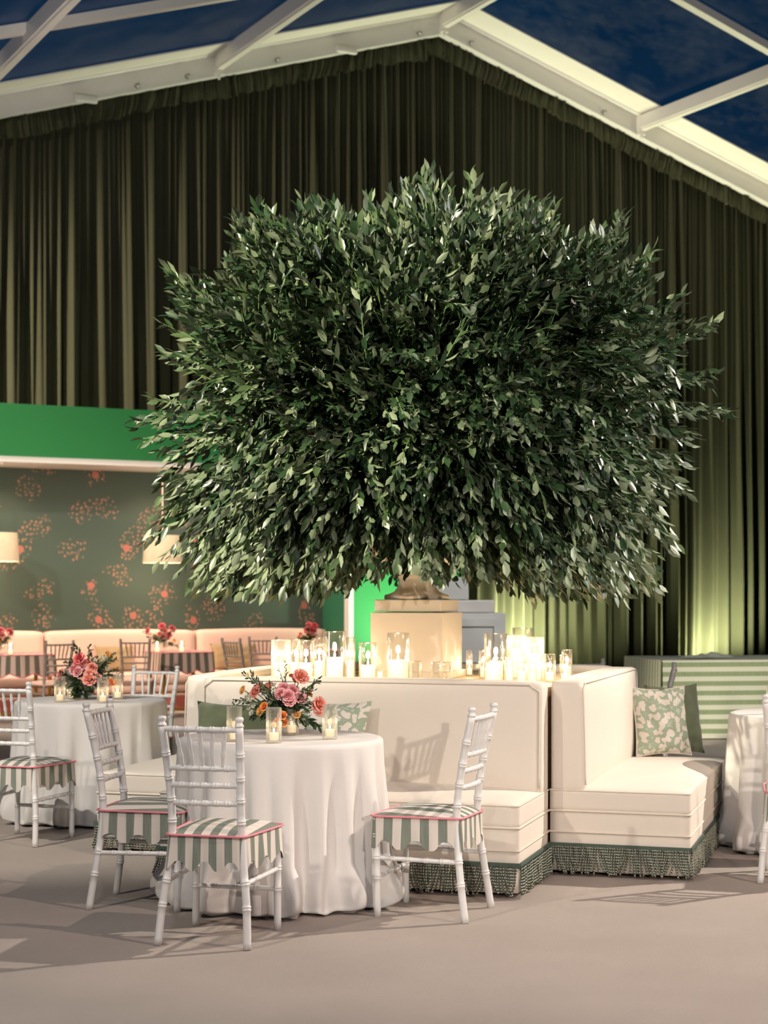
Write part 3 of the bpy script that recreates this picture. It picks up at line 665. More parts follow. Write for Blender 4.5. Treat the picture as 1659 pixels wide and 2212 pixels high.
sil = [(1575, 885), (1558, 800), (1548, 705), (1475, 640), (1420, 590), (1415, 545), (1330, 500), (1280, 520), (1228, 548), (1195, 435), (1140, 440), (1090, 455), (1055, 430), (1020, 385), (960, 395), (925, 375), (870, 410), (790, 420), (735, 462), (700, 450), (640, 430), (600, 465), (555, 470), (500, 490), (490, 560), (440, 620), (355, 585), (372, 640), (350, 690), (345, 760), (320, 850), (285, 905), (300, 950), (350, 985), (345, 1030), (352, 1075), (320, 1110), (302, 1150), (345, 1200), (400, 1228), (460, 1272), (600, 1262), (700, 1285), (760, 1278), (830, 1262), (900, 1250), (1000, 1262), (1060, 1272), (1150, 1268), (1250, 1272), (1290, 1276), (1350, 1268), (1400, 1245), (1415, 1200), (1480, 1160), (1445, 1125), (1500, 1040), (1482, 990), (1500, 930)]
TC = Vector((.27, 9.52, 2.538)); TX, TY = 930., 870.
ang = np.array([math.atan2(TY-y, x-TX) for x, y in sil]); rad = np.array([math.hypot(x-TX, y-TY)/373 for x, y in sil])
od = np.argsort(ang); ang = ang[od]; rad = rad[od]; ang = np.concatenate([ang-2*PI, ang, ang+2*PI]); rad = np.concatenate([rad]*3)
def rsil(th): return np.interp(th, ang, rad)
def canopy_pt(th, rho, sgn, q):
    r = rsil(th)
    return np.stack([TC.x+r*np.cos(th)*rho*q, TC.y+sgn*1.62*np.sqrt(np.maximum(0, 1-rho**3.4))*q, TC.z+r*np.sin(th)*rho*q], -1)
def build_tree():
    t = empty('olive_tree', (PC.x, PC.y, PZ+.9), 0, 'huge rounded bushy tree of grey-green leaves growing from the stone urn', 'tree')
    org = np.array([PC.x, PC.y, PZ+.9]); r = rng
    # branch clusters
    K = 620; th = r.uniform(-PI, PI, K*2); rh = np.sqrt(r.uniform(0, 1, K*2)); sg = np.where(r.random(K*2) < .6, -1., 1.)
    cq = r.uniform(.80, 1.0, K*2)
    P = []; D = []; Tn = []; TW = MB()
    root = np.array([PC.x, PC.y, 1.75])
    nt = 5600
    ci = r.integers(0, K, nt); xx = rh[ci]*np.cos(th[ci])+r.normal(0, .055, nt); zz = rh[ci]*np.sin(th[ci])+r.normal(0, .055, nt)
    th_ = np.arctan2(zz, xx); rh_ = np.clip(np.hypot(xx, zz), 0, .99)
    u_ = r.random(nt); q = np.where(u_ < .70, cq[ci]*r.uniform(.88, 1.0, nt), np.where(u_ < .9, r.uniform(.6, .86, nt), r.uniform(.3, .6, nt)))
    tips = canopy_pt(th_, rh_, sg[ci], q)
    # extra tips right on the outline so that its tufts show
    for i in range(len(sil)):
        for k in range(5):
            a = math.atan2(TY-sil[i][1], sil[i][0]-TX)+r.normal(0, .012); tips = np.vstack([tips, canopy_pt(np.array([a]), np.array([.985-.05*k*r.random()]), np.array([r.choice([-.3, .2])]), np.array([1.]))])
    mrim = 620; ar = r.uniform(-PI, PI, mrim); rr_ = np.sqrt(r.uniform(.12, 1, mrim)); rim = np.stack([TC.x-.02+1.36*rr_*np.cos(ar), TC.y+1.42*rr_*np.sin(ar), 1.50+.05*(rr_ < .55)+r.uniform(0, .16, mrim)], -1)
    tips = np.vstack([tips, rim])
    ctone = r.uniform(.0, 1, K+1); cdir = r.normal(0, 1, (K+1, 3))*.7; cdir[K] = 0; n = len(tips); ci = np.concatenate([ci, np.full(n-nt, K)])
    for i in range(n):
        tp = tips[i]; v = tp-root; dist = np.linalg.norm(v); v = v/dist
        low = np.clip((3.3-tp[2])/1.6, 0, 1); hi = np.clip((tp[2]-3.1)/.7, 0, 1)
        d = v+cdir[ci[i]]*.32+r.normal(0, .12, 3)+np.array([0, 0, -.75*low+.45*hi]); d /= np.linalg.norm(d)
        ln = r.uniform(.26, .42); st = tp-d*ln
        if math.hypot(st[0]-PC.x, st[1]-PC.y) < .34 and st[2] < 2.02: continue
        if math.hypot(tp[0]-PC.x, tp[1]-PC.y) < .36 and tp[2] < 2.02: continue
        if tp[2] < (1.575 if abs(tp[0]-TC.x) < .45 else 1.47): continue
        m = r.integers(9, 14); tt = np.linspace(.12, 1, m)
        side = np.cross(d, r.normal(size=3)); side /= np.linalg.norm(side); s2 = np.cross(d, side)
        bend = np.array([0, 0, -.06*low-.0])
        pts = [st+d*ln*x+bend*x*x for x in (0, .5, 1)]
        TW.tube(pts, [.004, .003, .0015], 3, caps=False)
        for j, x in enumerate(tt):
            a = j*2.4+r.uniform(-.5, .5); sd = side*math.cos(a)+s2*math.sin(a)
            P.append(st+d*ln*x+bend*x*x); dd = d*(1.0 if x < .95 else 1.6)+sd*.55+np.array([0, 0, -.45*low-.10]); D.append(dd); Tn.append(np.clip(ctone[ci[i]]*.55+r.uniform(0, .45), 0, 1))
    P = np.array(P)-org; D = np.array(D); n = len(P)
    L = r.uniform(.062, .102, n); Wd = L*r.uniform(.17, .25, n)
    flip = np.where(r.random(n) < .20+.45*np.clip((2.9-(P[:, 2]+org[2]))/1.2, 0, 1), -1., 1.)
    leaves_mesh('foliage', P, D, L, Wd, np.array(Tn), M['leaf'], t, r.normal(size=(n, 3))*.6+np.stack([0*flip, 0*flip-.25*flip, flip], -1))
    TW.v = [(x-org[0], y-org[1], z-org[2]) for x, y, z in TW.v]; TW.build('twigs', M['stem'], t)
    b = MB(); rr = random.Random(2)
    b.tube([(0, 0, -.45), (.01, 0, 0), (.02, .01, .5)], [.07, .06, .045], 10)
    for i in range(46):
        a = rr.uniform(0, 2*PI); el = rr.uniform(-.05, 1.3); z0 = rr.uniform(-.02, .45); Lb = rr.uniform(.7, 1.15)
        d = Vector((math.cos(a)*math.cos(el), math.sin(a)*math.cos(el), math.sin(el))); p0 = Vector((.01, 0, z0)); p1 = p0+d*Lb*.5+Vector((0, 0, .10)); p2 = p0+d*Lb
        b.tube([p0, p1, p2], [.022, .014, .007], 6)
    b.build('branches', M['bark'], t)
    return n
print('leaves', build_tree())

# ================================================================== GLASS, CANDLES
def cyl_glass(r, h, ribbed):
    key = ('g', round(r, 3), round(h, 3), ribbed)
    b = MB(); n = 96 if ribbed else 40; ribs = 16 if ribbed else 0; am = .07 if ribbed else 0
    b.lathe([(0, .001), (r*.96, .001), (r, .006), (r, h*.5), (r, h-.003), (r-.002, h), (r-.004, h-.003)], n, ribs=ribs, amp=am)
    b.lathe([(r-.004, h-.003), (r-.0045, h*.5), (r-.0045, .012), (0, .010)], n)
    return b
def holder(loc, r, h, ribbed, cr, ch, label, clabel, power=.9, gname=None, group=None, cgroup=None, lit=True, wax='wax'):
    o = cyl_glass(r, h, ribbed).build('candle_holder' , M['rib'] if ribbed else M['glass'], None, loc)
    tag(o, label, 'candle holder', group)
    if ch:
        c = empty('candle', (loc[0], loc[1], loc[2]+.0125), 0, clabel, 'candle', cgroup)
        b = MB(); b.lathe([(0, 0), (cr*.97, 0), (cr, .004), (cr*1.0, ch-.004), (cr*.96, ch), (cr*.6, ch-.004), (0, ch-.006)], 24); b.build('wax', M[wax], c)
        b = MB(); b.tube([(0, 0, ch-.008), (0, 0, ch+.006)], .0012, 5); b.build('wick', M['ink'], c)
        fh = .020 if cr < .025 else .030
        b = MB(); b.lathe([(0, ch+.002), (fh*.16, ch+fh*.2), (fh*.2, ch+fh*.4), (fh*.1, ch+fh*.75), (0, ch+fh)], 10); b.build('flame', M['flame'], c)
        l = bpy.data.lights.new('candle_light', 'POINT'); q = bpy.data.objects.new('candle_light', l); COL.objects.link(q); q.parent = c; q.location = (0, 0, ch+fh+.014)
        l.energy = power; l.color = (1, .74, .48); l.shadow_soft_size = .012
# (px centre, top y, width px, depth v on the platform, ribbed, candle radius factor, candle top y, phrase)
PLC = [
 (607, 1382, 40, -.66, 1, .80, 1432, 'leftmost ribbed glass cylinder'),
 (640, 1381, 36, -.40, 0, .70, 1431, 'clear glass cylinder just behind the leftmost ribbed one'),
 (661, 1383, 38, -.72, 0, .72, 1432, 'clear glass cylinder second from the left in front'),
 (690, 1378, 34, -.42, 0, .70, 1428, 'clear glass cylinder half hidden left of the tallest left one'),
 (723, 1364, 50, -.74, 0, .70, 1420, 'tallest wide glass cylinder of the left group'),
 (757, 1377, 22, -.36, 0, .72, 1428, 'narrow glass cylinder behind the tallest left one'),
 (795, 1388, 40, -.74, 0, .80, 1437, 'clear glass cylinder between the left group and the pedestal'),
 (860, 1367, 49, -.78, 0, .88, 1426, 'tall glass cylinder standing in front of the pedestal'),
 (898, 1428, 25, -.79, 0, 0, 0, 'short empty glass directly right of the tall front cylinder'),
 (942, 1430, 22, -.80, 0, 0, 0, 'left of the twin short empty glasses before the pedestal'),
 (967, 1430, 22, -.80, 0, 0, 0, 'right of the twin short empty glasses before the pedestal'),
 (1014, 1404, 15, .10, 0, .7, 1444, 'slender glass just right of the pedestal'),
 (1045, 1404, 21, -.12, 0, .7, 1440, 'narrow glass left of the wide right-hand cylinder'),
 (1071, 1368, 51, -.30, 0, .62, 1428, 'widest clear cylinder of the right group'),
 (1130, 1356, 46, .22, 0, .62, 1406, 'rearmost and highest cylinder of the right group'),
 (1116, 1372, 39, -.10, 1, .7, 1402, 'ribbed cylinder behind in the right group'),
 (1154, 1376, 40, -.36, 1, .72, 1412, 'ribbed cylinder at the right of the right group'),
 (1066, 1427, 41, -.64, 0, .86, 1433, 'low wide candle glass in front of the right group'),
 (1100, 1425, 22, -.70, 0, .7, 1444, 'left of two short votive glasses in the right group'),
 (1126, 1431, 24, -.76, 0, .7, 1450, 'right of two short votive glasses in the right group'),
 (1150, 1432, 22, -.76, 0, .7, 1455, 'short votive glass nearest the sofa corner'),
 (1188, 1412, 24, -.38, 0, .7, 1452, 'single small glass right of the right group'),
 (1220, 1413, 22, -.30, 0, .7, 1455, 'front one of the two rightmost small glasses'),
 (1225, 1403, 23, -.06, 0, .7, 1440, 'rear one of the two rightmost small glasses'),
]
for px, ty, wd, v, rb, cf, cty, ph in PLC:
    # solve u so that the projected x is px
    a = (px-829.5)/F; q = C+W*v; u = (a*q.y-q.x)/(U.x-a*U.y); p = isl(u, v, PZ); s_ = F/p.y
    r = wd/2/s_; h = (H-(ty-HOR)/s_)-PZ; ch = max(.03, (H-(cty-HOR)/s_)-PZ-.012) if cf else 0
    holder(p, r, h, rb, r*cf, ch, ph+' on the candle platform', 'lit candle inside the '+ph if cf else None, 1.5 if wd > 30 else .7)
# table votives
def vot(px, by, label, clabel, h=.16, ribbed=1):
    Y = depth(by, .757); holder(ap(px, Y, .757), .033, h, ribbed, .021, .034, label, clabel, .12, wax='waxtop')
vot(506, 1602, 'ribbed glass at the left on the front table', 'lit votive in the left ribbed glass on the front table')
vot(591.5, 1605, 'ribbed glass nearest the camera on the front table', 'lit votive in the nearest ribbed glass on the front table')
vot(712.5, 1597, 'ribbed glass at the right on the front table', 'lit votive in the right ribbed glass on the front table')
vot(630, 1588, 'ribbed glass behind the flowers on the front table', 'lit votive in the ribbed glass behind the flowers, front table')
vot(129, 1517, 'ribbed glass at the far left on the left table', 'lit votive in the far left ribbed glass, left table')
vot(156, 1511, 'ribbed glass second from left on the left table', 'lit votive in the second ribbed glass from left, left table')
vot(222, 1519, 'ribbed glass right of the vase on the left table', 'lit votive in the ribbed glass right of the vase, left table')
vot(254, 1511, 'rightmost ribbed glass on the left table', 'lit votive in the rightmost ribbed glass, left table')
Yr = 9.2; holder(ap(1669, Yr, .757), .033, .16, 1, .021, .034, 'ribbed glass on the right-hand table behind the chair', 'lit votive on the right-hand table behind the chair', .12, wax='waxtop')
for px, by, tb, wh in ((19, 1418, tA, 'leftmost cafe table'), (3, 1419, tA, 'x'), (335, 1411, tB, 'middle cafe table, left of the flowers'), (388, 1411, tB, 'middle cafe table, right of the flowers'), (640, 1408, tC, 'cafe table behind the candle platform')):
    if wh == 'x': continue
    a = (px-829.5)/F; q = Vector((tb.x, tb.y, 0)); k = (a*q.y-q.x)/(G.x-a*G.y); p = q+G*k-N*.08
    holder((p.x, p.y, .753), .035, .13, 0, .026, .045, 'small glass with candle on the '+wh, 'lit votive glowing on the '+wh, .5)

# ================================================================== FLOWERS
def bloom(kind, R):
    b = MB(); r = random.Random(sum(map(ord, kind))+int(R*1000))
    if kind == 'rose': layers = [(3, .18, .1), (4, .32, .25), (5, .5, .45), (6, .72, .75), (7, .95, 1.15)]
    elif kind == 'open': layers = [(5, .35, .35), (6, .7, .8), (7, 1.0, 1.2)]
    else: layers = [(5, .5, .6), (6, .95, 1.2)]
    for n, rr, tilt in layers:
        for i in range(n):
            a = 2*PI*(i+.5*(n % 2))/n+r.uniform(-.2, .2); w_ = 2*PI/n*.78
            def fn(u, v, a=a, rr=rr, tilt=tilt, w_=w_):
                aa = a+(u-.5)*w_*1.25*(math.sin(PI*(.15+.7*v))+.1); out = R*(rr*.25+rr*(.75)*math.sin(v*tilt+ .15)/max(.35, math.sin(tilt+.15)))
                z = R*(1.05-rr*.35)*math.sin(v*PI/2)*math.cos(v*tilt*.85)+R*.05*math.sin(u*9+a*5)*v
                return (out*math.cos(aa), out*math.sin(aa), z-.25*R)
            b.grid(fn, 4, 4, lambda u, v: (u, v))
    return b
BL = {}
for kind, R, m in (('rose', .036, 'p_pink'), ('open', .042, 'p_coral'), ('small', .026, 'p_orange'), ('gold', .024, 'p_gold'), ('hot', .040, 'p_hot'), ('white', .016, 'p_white'), ('rosec', .034, 'p_coral')):
    k = 'rose' if kind in ('rose', 'rosec') else 'open' if kind in ('open', 'hot') else 'small'
    o = bloom(k, R).build('bloom', M[m]); BL[kind] = o.data; bpy.data.objects.remove(o)
NAMEK = {'rose': 'pink_rose', 'rosec': 'coral_rose', 'open': 'coral_poppy', 'small': 'orange_ranunculus', 'gold': 'apricot_ranunculus', 'hot': 'crimson_poppy', 'white': 'white_blossom'}
def coupe(loc, label, s=1):
    b = MB(); b.lathe([(0, 0), (.045*s, .001), (.043*s, .004), (.008*s, .010), (.006*s, .02), (.014*s, .032), (.006*s, .042), (.03*s, .055), (.055*s, .075), (.062*s, .10), (.06*s, .12), (.058*s, .12), (.06*s, .10), (.05*s, .075), (0, .058)], 28)
    o = b.build('glass_vase', M['glass'], None, loc); tag(o, label, 'vase')
def bouquet(Y, base_px, zb, blooms, leafspec, label, group=None, scale=1):
    """blooms: (px,py,kind,facing dx, facing dz)"""
    base = ap(base_px, Y, zb); o = empty('flower_bouquet', base, 0, label, 'flowers', group); r = rng; g = MB()
    for px, py, kind, dy in blooms:
        z = H-(py-HOR)*(Y+dy)/F; p = ap(px, Y+dy, z)-base
        q = bpy.data.objects.new(NAMEK[kind], BL[kind]); COL.objects.link(q); q.parent = o; q.location = p; q.scale = (scale,)*3
        d = Vector((p.x*2.2, -.30 if dy <= .02 else .1, .18+p.z*.4-.06)).normalized(); q.rotation_euler = d.to_track_quat('Z', 'Y').to_euler()
        g.tube([(0, 0, .01), p*.5+Vector((0, 0, .02)), p-d*.01], .0022, 5)
    P = []; D = []; L = []; Wd = []
    for px, py, spread, n, ll, ww, dy in leafspec:          # sprigs ending at a picture point
        z = H-(py-HOR)*(Y+dy)/F; tip = np.array(ap(px, Y+dy, z)-base); st = np.array([0, 0, .04]); mid = (tip+st)*.5+np.array([0, 0, .03])
        for s_ in range(n):
            e = tip+r.normal(0, spread, 3); pts = [Vector(st), Vector(mid*.9+e*.1), Vector(e)]; g.tube(pts, [.002, .0018, .001], 4)
            for t in np.linspace(.3, 1, 13):
                p = st*(1-t)**2+2*t*(1-t)*mid+e*t*t; d = e-mid+1e-4; d = d/np.linalg.norm(d); side = r.normal(size=3); side -= d*side.dot(d); side /= np.linalg.norm(side)
                P.append(p); D.append(d*.8+side*.8); L.append(ll*r.uniform(.7, 1.1)); Wd.append(ll*ww)
    leaves_mesh('foliage', np.array(P), np.array(D), np.array(L)*scale, np.array(Wd)*scale, r.uniform(.1, .7, len(P)), M['leaf'], o, rng.normal(size=(len(P), 3)))
    g.build('stems', M['stem'], o)
Yb = 7.80
coupe(ap(620, Yb, .757), 'footed clear glass vase holding the front table bouquet')
bouquet(Yb, 618, .80, [(650, 1462, 'open', .0), (640, 1468, 'open', .03), (612, 1488, 'rose', 0), (622, 1503, 'rose', -.05), (607, 1500, 'rose', -.03), (625, 1514, 'rose', -.05), (649, 1508, 'rose', -.02), (632, 1492, 'rose', .0),
 (552, 1496, 'rosec', -.01), (558, 1490, 'open', .03), (525, 1491, 'gold', 0), (570, 1527, 'small', -.05), (562, 1537, 'gold', -.04), (690, 1522, 'open', -.02), (685, 1530, 'open', .0), (667, 1499, 'gold', .03), (610, 1546, 'small', -.07), (600, 1560, 'small', -.05), (612, 1561, 'small', -.05), (640, 1543, 'gold', -.03),
 (537, 1502, 'white', 0), (532, 1508, 'white', .01), (541, 1510, 'white', -.01), (543, 1540, 'white', -.02), (538, 1528, 'white', -.01), (548, 1524, 'white', -.02), (590, 1497, 'white', 0), (580, 1485, 'rosec', .06), (592, 1480, 'white', .06)],
 [(540, 1462, .02, 5, .030, .16, .02), (613, 1445, .012, 3, .024, .14, .02), (685, 1470, .014, 5, .022, .2, .0), (520, 1516, .02, 6, .022, .2, 0), (500, 1524, .01, 2, .02, .2, 0), (590, 1500, .02, 7, .034, .14, -.03), (660, 1490, .02, 5, .026, .2, 0), (672, 1520, .02, 4, .026, .2, -.02), (600, 1530, .02, 6, .034, .2, -.05), (640, 1530, .03, 6, .045, .16, -.04), (685, 1565, .006, 2, .05, .17, -.04), (550, 1545, .012, 2, .05, .18, -.03), (662, 1570, .006, 2, .014, .3, -.02), (575, 1512, .02, 5, .03, .16, 0), (620, 1545, .03, 6, .03, .2, -.03), (570, 1470, .015, 3, .025, .15, .03)],
 'large bouquet of pink roses, coral and orange flowers on the front table')
Yl = 10.50
coupe(ap(192, Yl, .757), 'footed clear glass vase holding the left table bouquet', 1.15)
bouquet(Yl, 192, .82, [(172, 1423, 'hot', 0), (168, 1452, 'rose', -.03), (160, 1446, 'rose', -.01), (178, 1440, 'rose', 0), (190, 1434, 'rosec', .01), (166, 1438, 'rosec', 0), (133, 1459, 'open', 0), (200, 1442, 'rosec', -.02), (193, 1468, 'open', -.06), (196, 1458, 'open', -.04), (240, 1474, 'small', -.04), (233, 1414, 'gold', 0), (208, 1464, 'rosec', -.02),
 (226, 1418, 'white', 0), (220, 1422, 'white', 0), (229, 1424, 'white', 0), (207, 1427, 'white', .02), (232, 1444, 'white', 0), (148, 1440, 'white', .03), (143, 1447, 'white', .03), (152, 1434, 'white', .04), (255, 1462, 'white', 0)],
 [(165, 1398, .012, 3, .03, .3, .02), (188, 1400, .012, 3, .03, .14, .02), (205, 1425, .03, 6, .028, .2, .0), (245, 1420, .02, 6, .03, .14, 0), (225, 1440, .03, 8, .03, .18, 0), (240, 1455, .025, 5, .026, .18, 0), (260, 1458, .008, 2, .02, .2, 0), (150, 1440, .03, 5, .03, .25, .03), (135, 1472, .01, 2, .075, .24, -.02), (160, 1485, .01, 3, .07, .25, -.04), (180, 1490, .01, 2, .07, .25, -.03), (190, 1450, .03, 7, .03, .2, 0), (205, 1475, .03, 6, .04, .2, -.03)],
 'bouquet of pink and coral flowers with greenery on the left table', scale=1.12)
def far_bouquet(tb, px, blooms, label, vl):
    a = (px-829.5)/F; q = Vector((tb.x, tb.y, 0)); k = (a*q.y-q.x)/(G.x-a*G.y); p = q+G*k
    coupe((p.x, p.y, .754), vl, 1.0)
    bouquet(p.y, px, .80, [(x, y, kd, 0) for x, y, kd in blooms], [(x, y+5, .03, 2, .035, .25, 0) for x, y, kd in blooms], label, scale=1.25)
far_bouquet(tB, 355, [(320, 1363, 'hot'), (350, 1353, 'hot'), (372, 1359, 'hot'), (357, 1364, 'rosec'), (363, 1372, 'hot'), (345, 1370, 'rosec'), (336, 1374, 'gold'), (352, 1376, 'rosec'), (376, 1384, 'gold')], 'small coral bouquet on the middle cafe table by the banquette', 'glass vase on the middle cafe table by the banquette')
far_bouquet(tA, 0, [(2, 1363, 'hot'), (21, 1366, 'hot'), (-8, 1370, 'rosec'), (6, 1374, 'rosec'), (14, 1381, 'gold'), (0, 1383, 'small')], 'small coral bouquet on the leftmost cafe table, at the photo edge', 'glass vase on the leftmost cafe table')
far_bouquet(tC, 668, [(668, 1351, 'hot'), (680, 1353, 'hot'), (664, 1361, 'hot'), (676, 1363, 'hot'), (650, 1371, 'rosec'), (665, 1372, 'gold'), (674, 1370, 'gold'), (645, 1376, 'gold')], 'small red and orange bouquet behind the left candle group', 'glass vase behind the left candle group')

# ================================================================== ROUND TABLES
def round_table(c, r, seed, label, clabel):
    o = empty('round_table', (c[0], c[1], 0), 0, label, 'table')
    b = MB(); b.lathe([(0, .725), (r-.01, .725), (r-.004, .735), (r-.01, .748), (0, .748)], 48); b.build('tabletop', M['plat'], o)
    b = MB(); b.tube([(0, 0, .03), (0, 0, .73)], .035, 12); b.build('pedestal_leg', M['ink'], o)
    b = MB(); b.lathe([(0, 0), (.25, 0), (.25, .015), (.05, .03), (0, .03)], 24); b.build('foot', M['ink'], o)
    rr = random.Random(seed); n = 400
    comps = [(k, rr.uniform(.4, 1), rr.uniform(0, 6.28)) for k in (5, 7, 9, 11, 13, 16, 19, 23)]
    comps2 = [(k, rr.uniform(.4, 1), rr.uniform(0, 6.28)) for k in (8, 12, 15, 21, 27, 34)]
    def fo(a):
        v = sum(w_*math.cos(k*a+p+.5*math.sin(3*a)) for k, w_, p in comps)/3.2; return math.copysign(abs(v)**.8, v)*(1.25 if v < 0 else .8)
    def pu(a): return sum(w_*math.cos(k*a+p) for k, w_, p in comps2)/2.2
    V = []; prof = [('t', x) for x in (0, .4, .75, .9, .96)]+[('e', x) for x in (.985, 1.0)]+[('d', x) for x in (.02, .06, .12, .2, .3, .4, .5, .6, .7, .78, .84, .89, .93, .96)]+[('p', x) for x in (0, .3, .6, 1.0)]
    for kind, t in prof:
        for i in range(n):
            a = 2*PI*i/n; f = fo(a); p = pu(a)
            if kind == 't': R_, z = r*t, .757
            elif kind == 'e': R_, z = r*(t+.004), .757-(.004 if t < 1 else .012)
            elif kind == 'd':
                z = .745*(1-t)+.0; am = .062*min(1, t*1.8)**1.1; R_ = r*(1.008+.045*t)+am*f
                if t > .72: q = (t-.72)/.24; R_ += (.036+.05*p)*math.sin(min(1, q)*PI*.62); z += .016*p*q
            else:
                R_ = r*1.053+.060*f+.026+.03*p-(.05*t+.012*math.sin(t*PI))*(1 if t > 0 else 0)+.012*(1-t); z = max(.004, .016*(1-t)+.012*p*(1-t)+.004)
            V.append((R_*math.cos(a), R_*math.sin(a), z))
    m = len(prof); b = MB(); b.add(V, [(i*n+k, i*n+(k+1) % n, (i+1)*n+(k+1) % n, (i+1)*n+k) for i in range(m-1) for k in range(n)])
    cl = b.build('tablecloth', M['cloth'], None, (c[0], c[1], 0)); tag(cl, clabel, 'tablecloth', 'white round tablecloths')
round_table((-.484, 7.72), .478, 3, 'round table at the front, hidden under its white cloth', 'white floor-length cloth on the front round table, puddled at the carpet')
round_table((-1.877, 10.53), .478, 8, 'round table at the left, hidden under its white cloth', 'white floor-length cloth on the left round table by the banquettes')
round_table((2.44, 9.29), .478, 5, 'round table at the right edge, hidden under its white cloth', 'white floor-length cloth on the round table at the right edge')

# ================================================================== CHIAVARI CHAIRS
def bamboo(b, pts, r, rings, n=10, seg=26):
    """tube along a polyline with double beads at fractions rings"""
    P = [Vector(p) for p in pts]; ls = [0]
    for i in range(1, len(P)): ls.append(ls[-1]+(P[i]-P[i-1]).length)
    tot = ls[-1]
    def at(t):
        d = t*tot
        for i in range(1, len(P)):
            if d <= ls[i]+1e-9: return P[i-1].lerp(P[i], (d-ls[i-1])/(ls[i]-ls[i-1]))
        return P[-1]
    ts = [i/seg for i in range(seg+1)]; e = .0042/tot; ext = []
    for q in rings:
        for c in (q-1.35*e, q+1.35*e):
            for o_, _ in ((-1.2, 0), (-.6, 1), (0, 1), (.6, 1), (1.2, 0)): ext.append((c+o_*e, 1.0+(.20 if o_ == 0 else .14 if abs(o_) == .6 else 0)))
    al = sorted([(t, 1.0) for t in ts if all(abs(t-q) > 3.2*e for q in rings)]+[x for x in ext if 0 <= x[0] <= 1])
    b.tube([at(t) for t, _ in al], [r*k for _, k in al], n)
def smooth_path(pts, n=5):
    out = []; P = [Vector(p) for p in pts]
    for i in range(len(P)-1):
        p0, p1, p2, p3 = P[max(0, i-1)], P[i], P[i+1], P[min(len(P)-1, i+2)]
        for k in range(n):
            t = k/n; out.append(.5*((2*p1)+(-p0+p2)*t+(2*p0-5*p1+4*p2-p3)*t*t+(-p0+3*p1-3*p2+p3)*t**3))
    out.append(P[-1]); return out
def make_chair(m, cover=True, top_m=None):
    o = empty('chiavari_chair')
    post = lambda s: smooth_path([(s*.192, -.225, 0), (s*.180, -.200, .17), (s*.160, -.180, .33), (s*.150, -.172, .46), (s*.150, -.185, .60), (s*.157, -.212, .75), (s*.165, -.246, .895)])
    PA = {s: post(s) for s in (-1, 1)}
    def pz(s, z):
        pts = PA[s]
        for i in range(1, len(pts)):
            if pts[i].z >= z: t = (z-pts[i-1].z)/(pts[i].z-pts[i-1].z); return pts[i-1].lerp(pts[i], t)
        return pts[-1]
    for s in (-1, 1):
        b = MB(); bamboo(b, PA[s], .0165, (.18, .29, .56, .66, .76, .87), 12, 30)
        t = PA[s][-1]; b.lathe([(.0165, -.002), (.019, 0), (.019, .006), (.013, .012), (.0135, .02), (.017, .024), (.018, .032), (.014, .038), (0, .040)], 14, t)
        b.build('rear_leg_and_post', m, o)
        b = MB(); bamboo(b, [(s*.185, .185, 0), (s*.182, .19, .44)], .0160, (.40, .60, .82), 12, 12); b.build('leg', m, o)
    rails = (.882, .722, .652, .578)
    for i, z in enumerate(rails):
        a, c = pz(-1, z), pz(1, z); bow = -.012; pts = [a.lerp(c, t)+Vector((0, bow*4*t*(1-t), 0)) for t in [k/8 for k in range(9)]]
        b = MB(); bamboo(b, pts, .0115, (.18, .34, .5, .66, .82), 9, 16); b.build('back_rail', m, o)
    a1, c1, a2, c2 = pz(-1, rails[0]), pz(1, rails[0]), pz(-1, rails[1]), pz(1, rails[1])
    for i in range(5):
        t = .18+i*.16; p = a1.lerp(c1, t)+Vector((0, -.012*4*t*(1-t), 0)); q = a2.lerp(c2, .23+i*.135)+Vector((0, -.010, 0))
        b = MB(); P_ = [q.lerp(p, k/12) for k in range(13)]; R_ = [.0062+.0026*math.sin(PI*k/12)**.7 for k in range(13)]
        for k in (4, 8): R_[k] = .0112
        b.tube(P_, R_, 8); b.build('spindle', m, o)
    for z, sd in ((.256, 1), (.335, 1), (.256, -1), (.335, -1)):
        b = MB(); p = pz(sd, z); bamboo(b, [(p.x, p.y, z), (sd*.183, .188, z+.005)], .0105, (.2, .4, .6, .8), 8, 12); b.build('stretcher', m, o)
    b = MB(); bamboo(b, [(-.183, .188, .175), (.183, .188, .175)], .0105, (.25, .5, .75), 8, 12); b.build('stretcher', m, o)
    b = MB(); pl = [(-.16, -.185), (.16, -.185), (.20, .20), (-.20, .20)]
    V = [(x, y, z) for z in (.425, .445) for x, y in pl]; b.add(V, [(0, 3, 2, 1), (4, 5, 6, 7), (0, 1, 5, 4), (1, 2, 6, 5), (2, 3, 7, 6), (3, 0, 4, 7)], None, False); b.build('seat', m, o, bevel=.006)
    # cushion outline
    def outline(u, e=0.0, z=0):
        cs = [(-.168-e, -.198-e), (.168+e, -.198-e), (.208+e, .212+e), (-.208-e, .212+e)]; d = (u % 1)*4; i = int(d); t = d-i
        x = cs[i][0]*(1-t)+cs[(i+1) % 4][0]*t; y = cs[i][1]*(1-t)+cs[(i+1) % 4][1]*t
        return Vector((x, y, z))
    def rnd(u, e=0, z=0): return sum((outline(u+d_, e, z) for d_ in (-.024, -.016, -.008, 0, .008, .016, .024)), Vector((0, 0, 0)))/7
    cu = MB()
    n, rows = 96, 8
    V = []; UV = []
    for j in range(rows+1):
        q = 1-j/rows
        for i in range(n):
            p = rnd(i/n, 0); x, y = p.x*q, p.y*q; V.append((x, y, .446+.036*(1-q**3.0))); UV.append((x+.5, y))
    cu.add(V, [(j*n+i, j*n+(i+1) % n, (j+1)*n+(i+1) % n, (j+1)*n+i) for j in range(rows) for i in range(n)], UV)
    cm = M['stripe'] if cover else (top_m or M['cloth'])
    co = cu.build('seat_cover' if cover else 'seat_pad', cm, o)
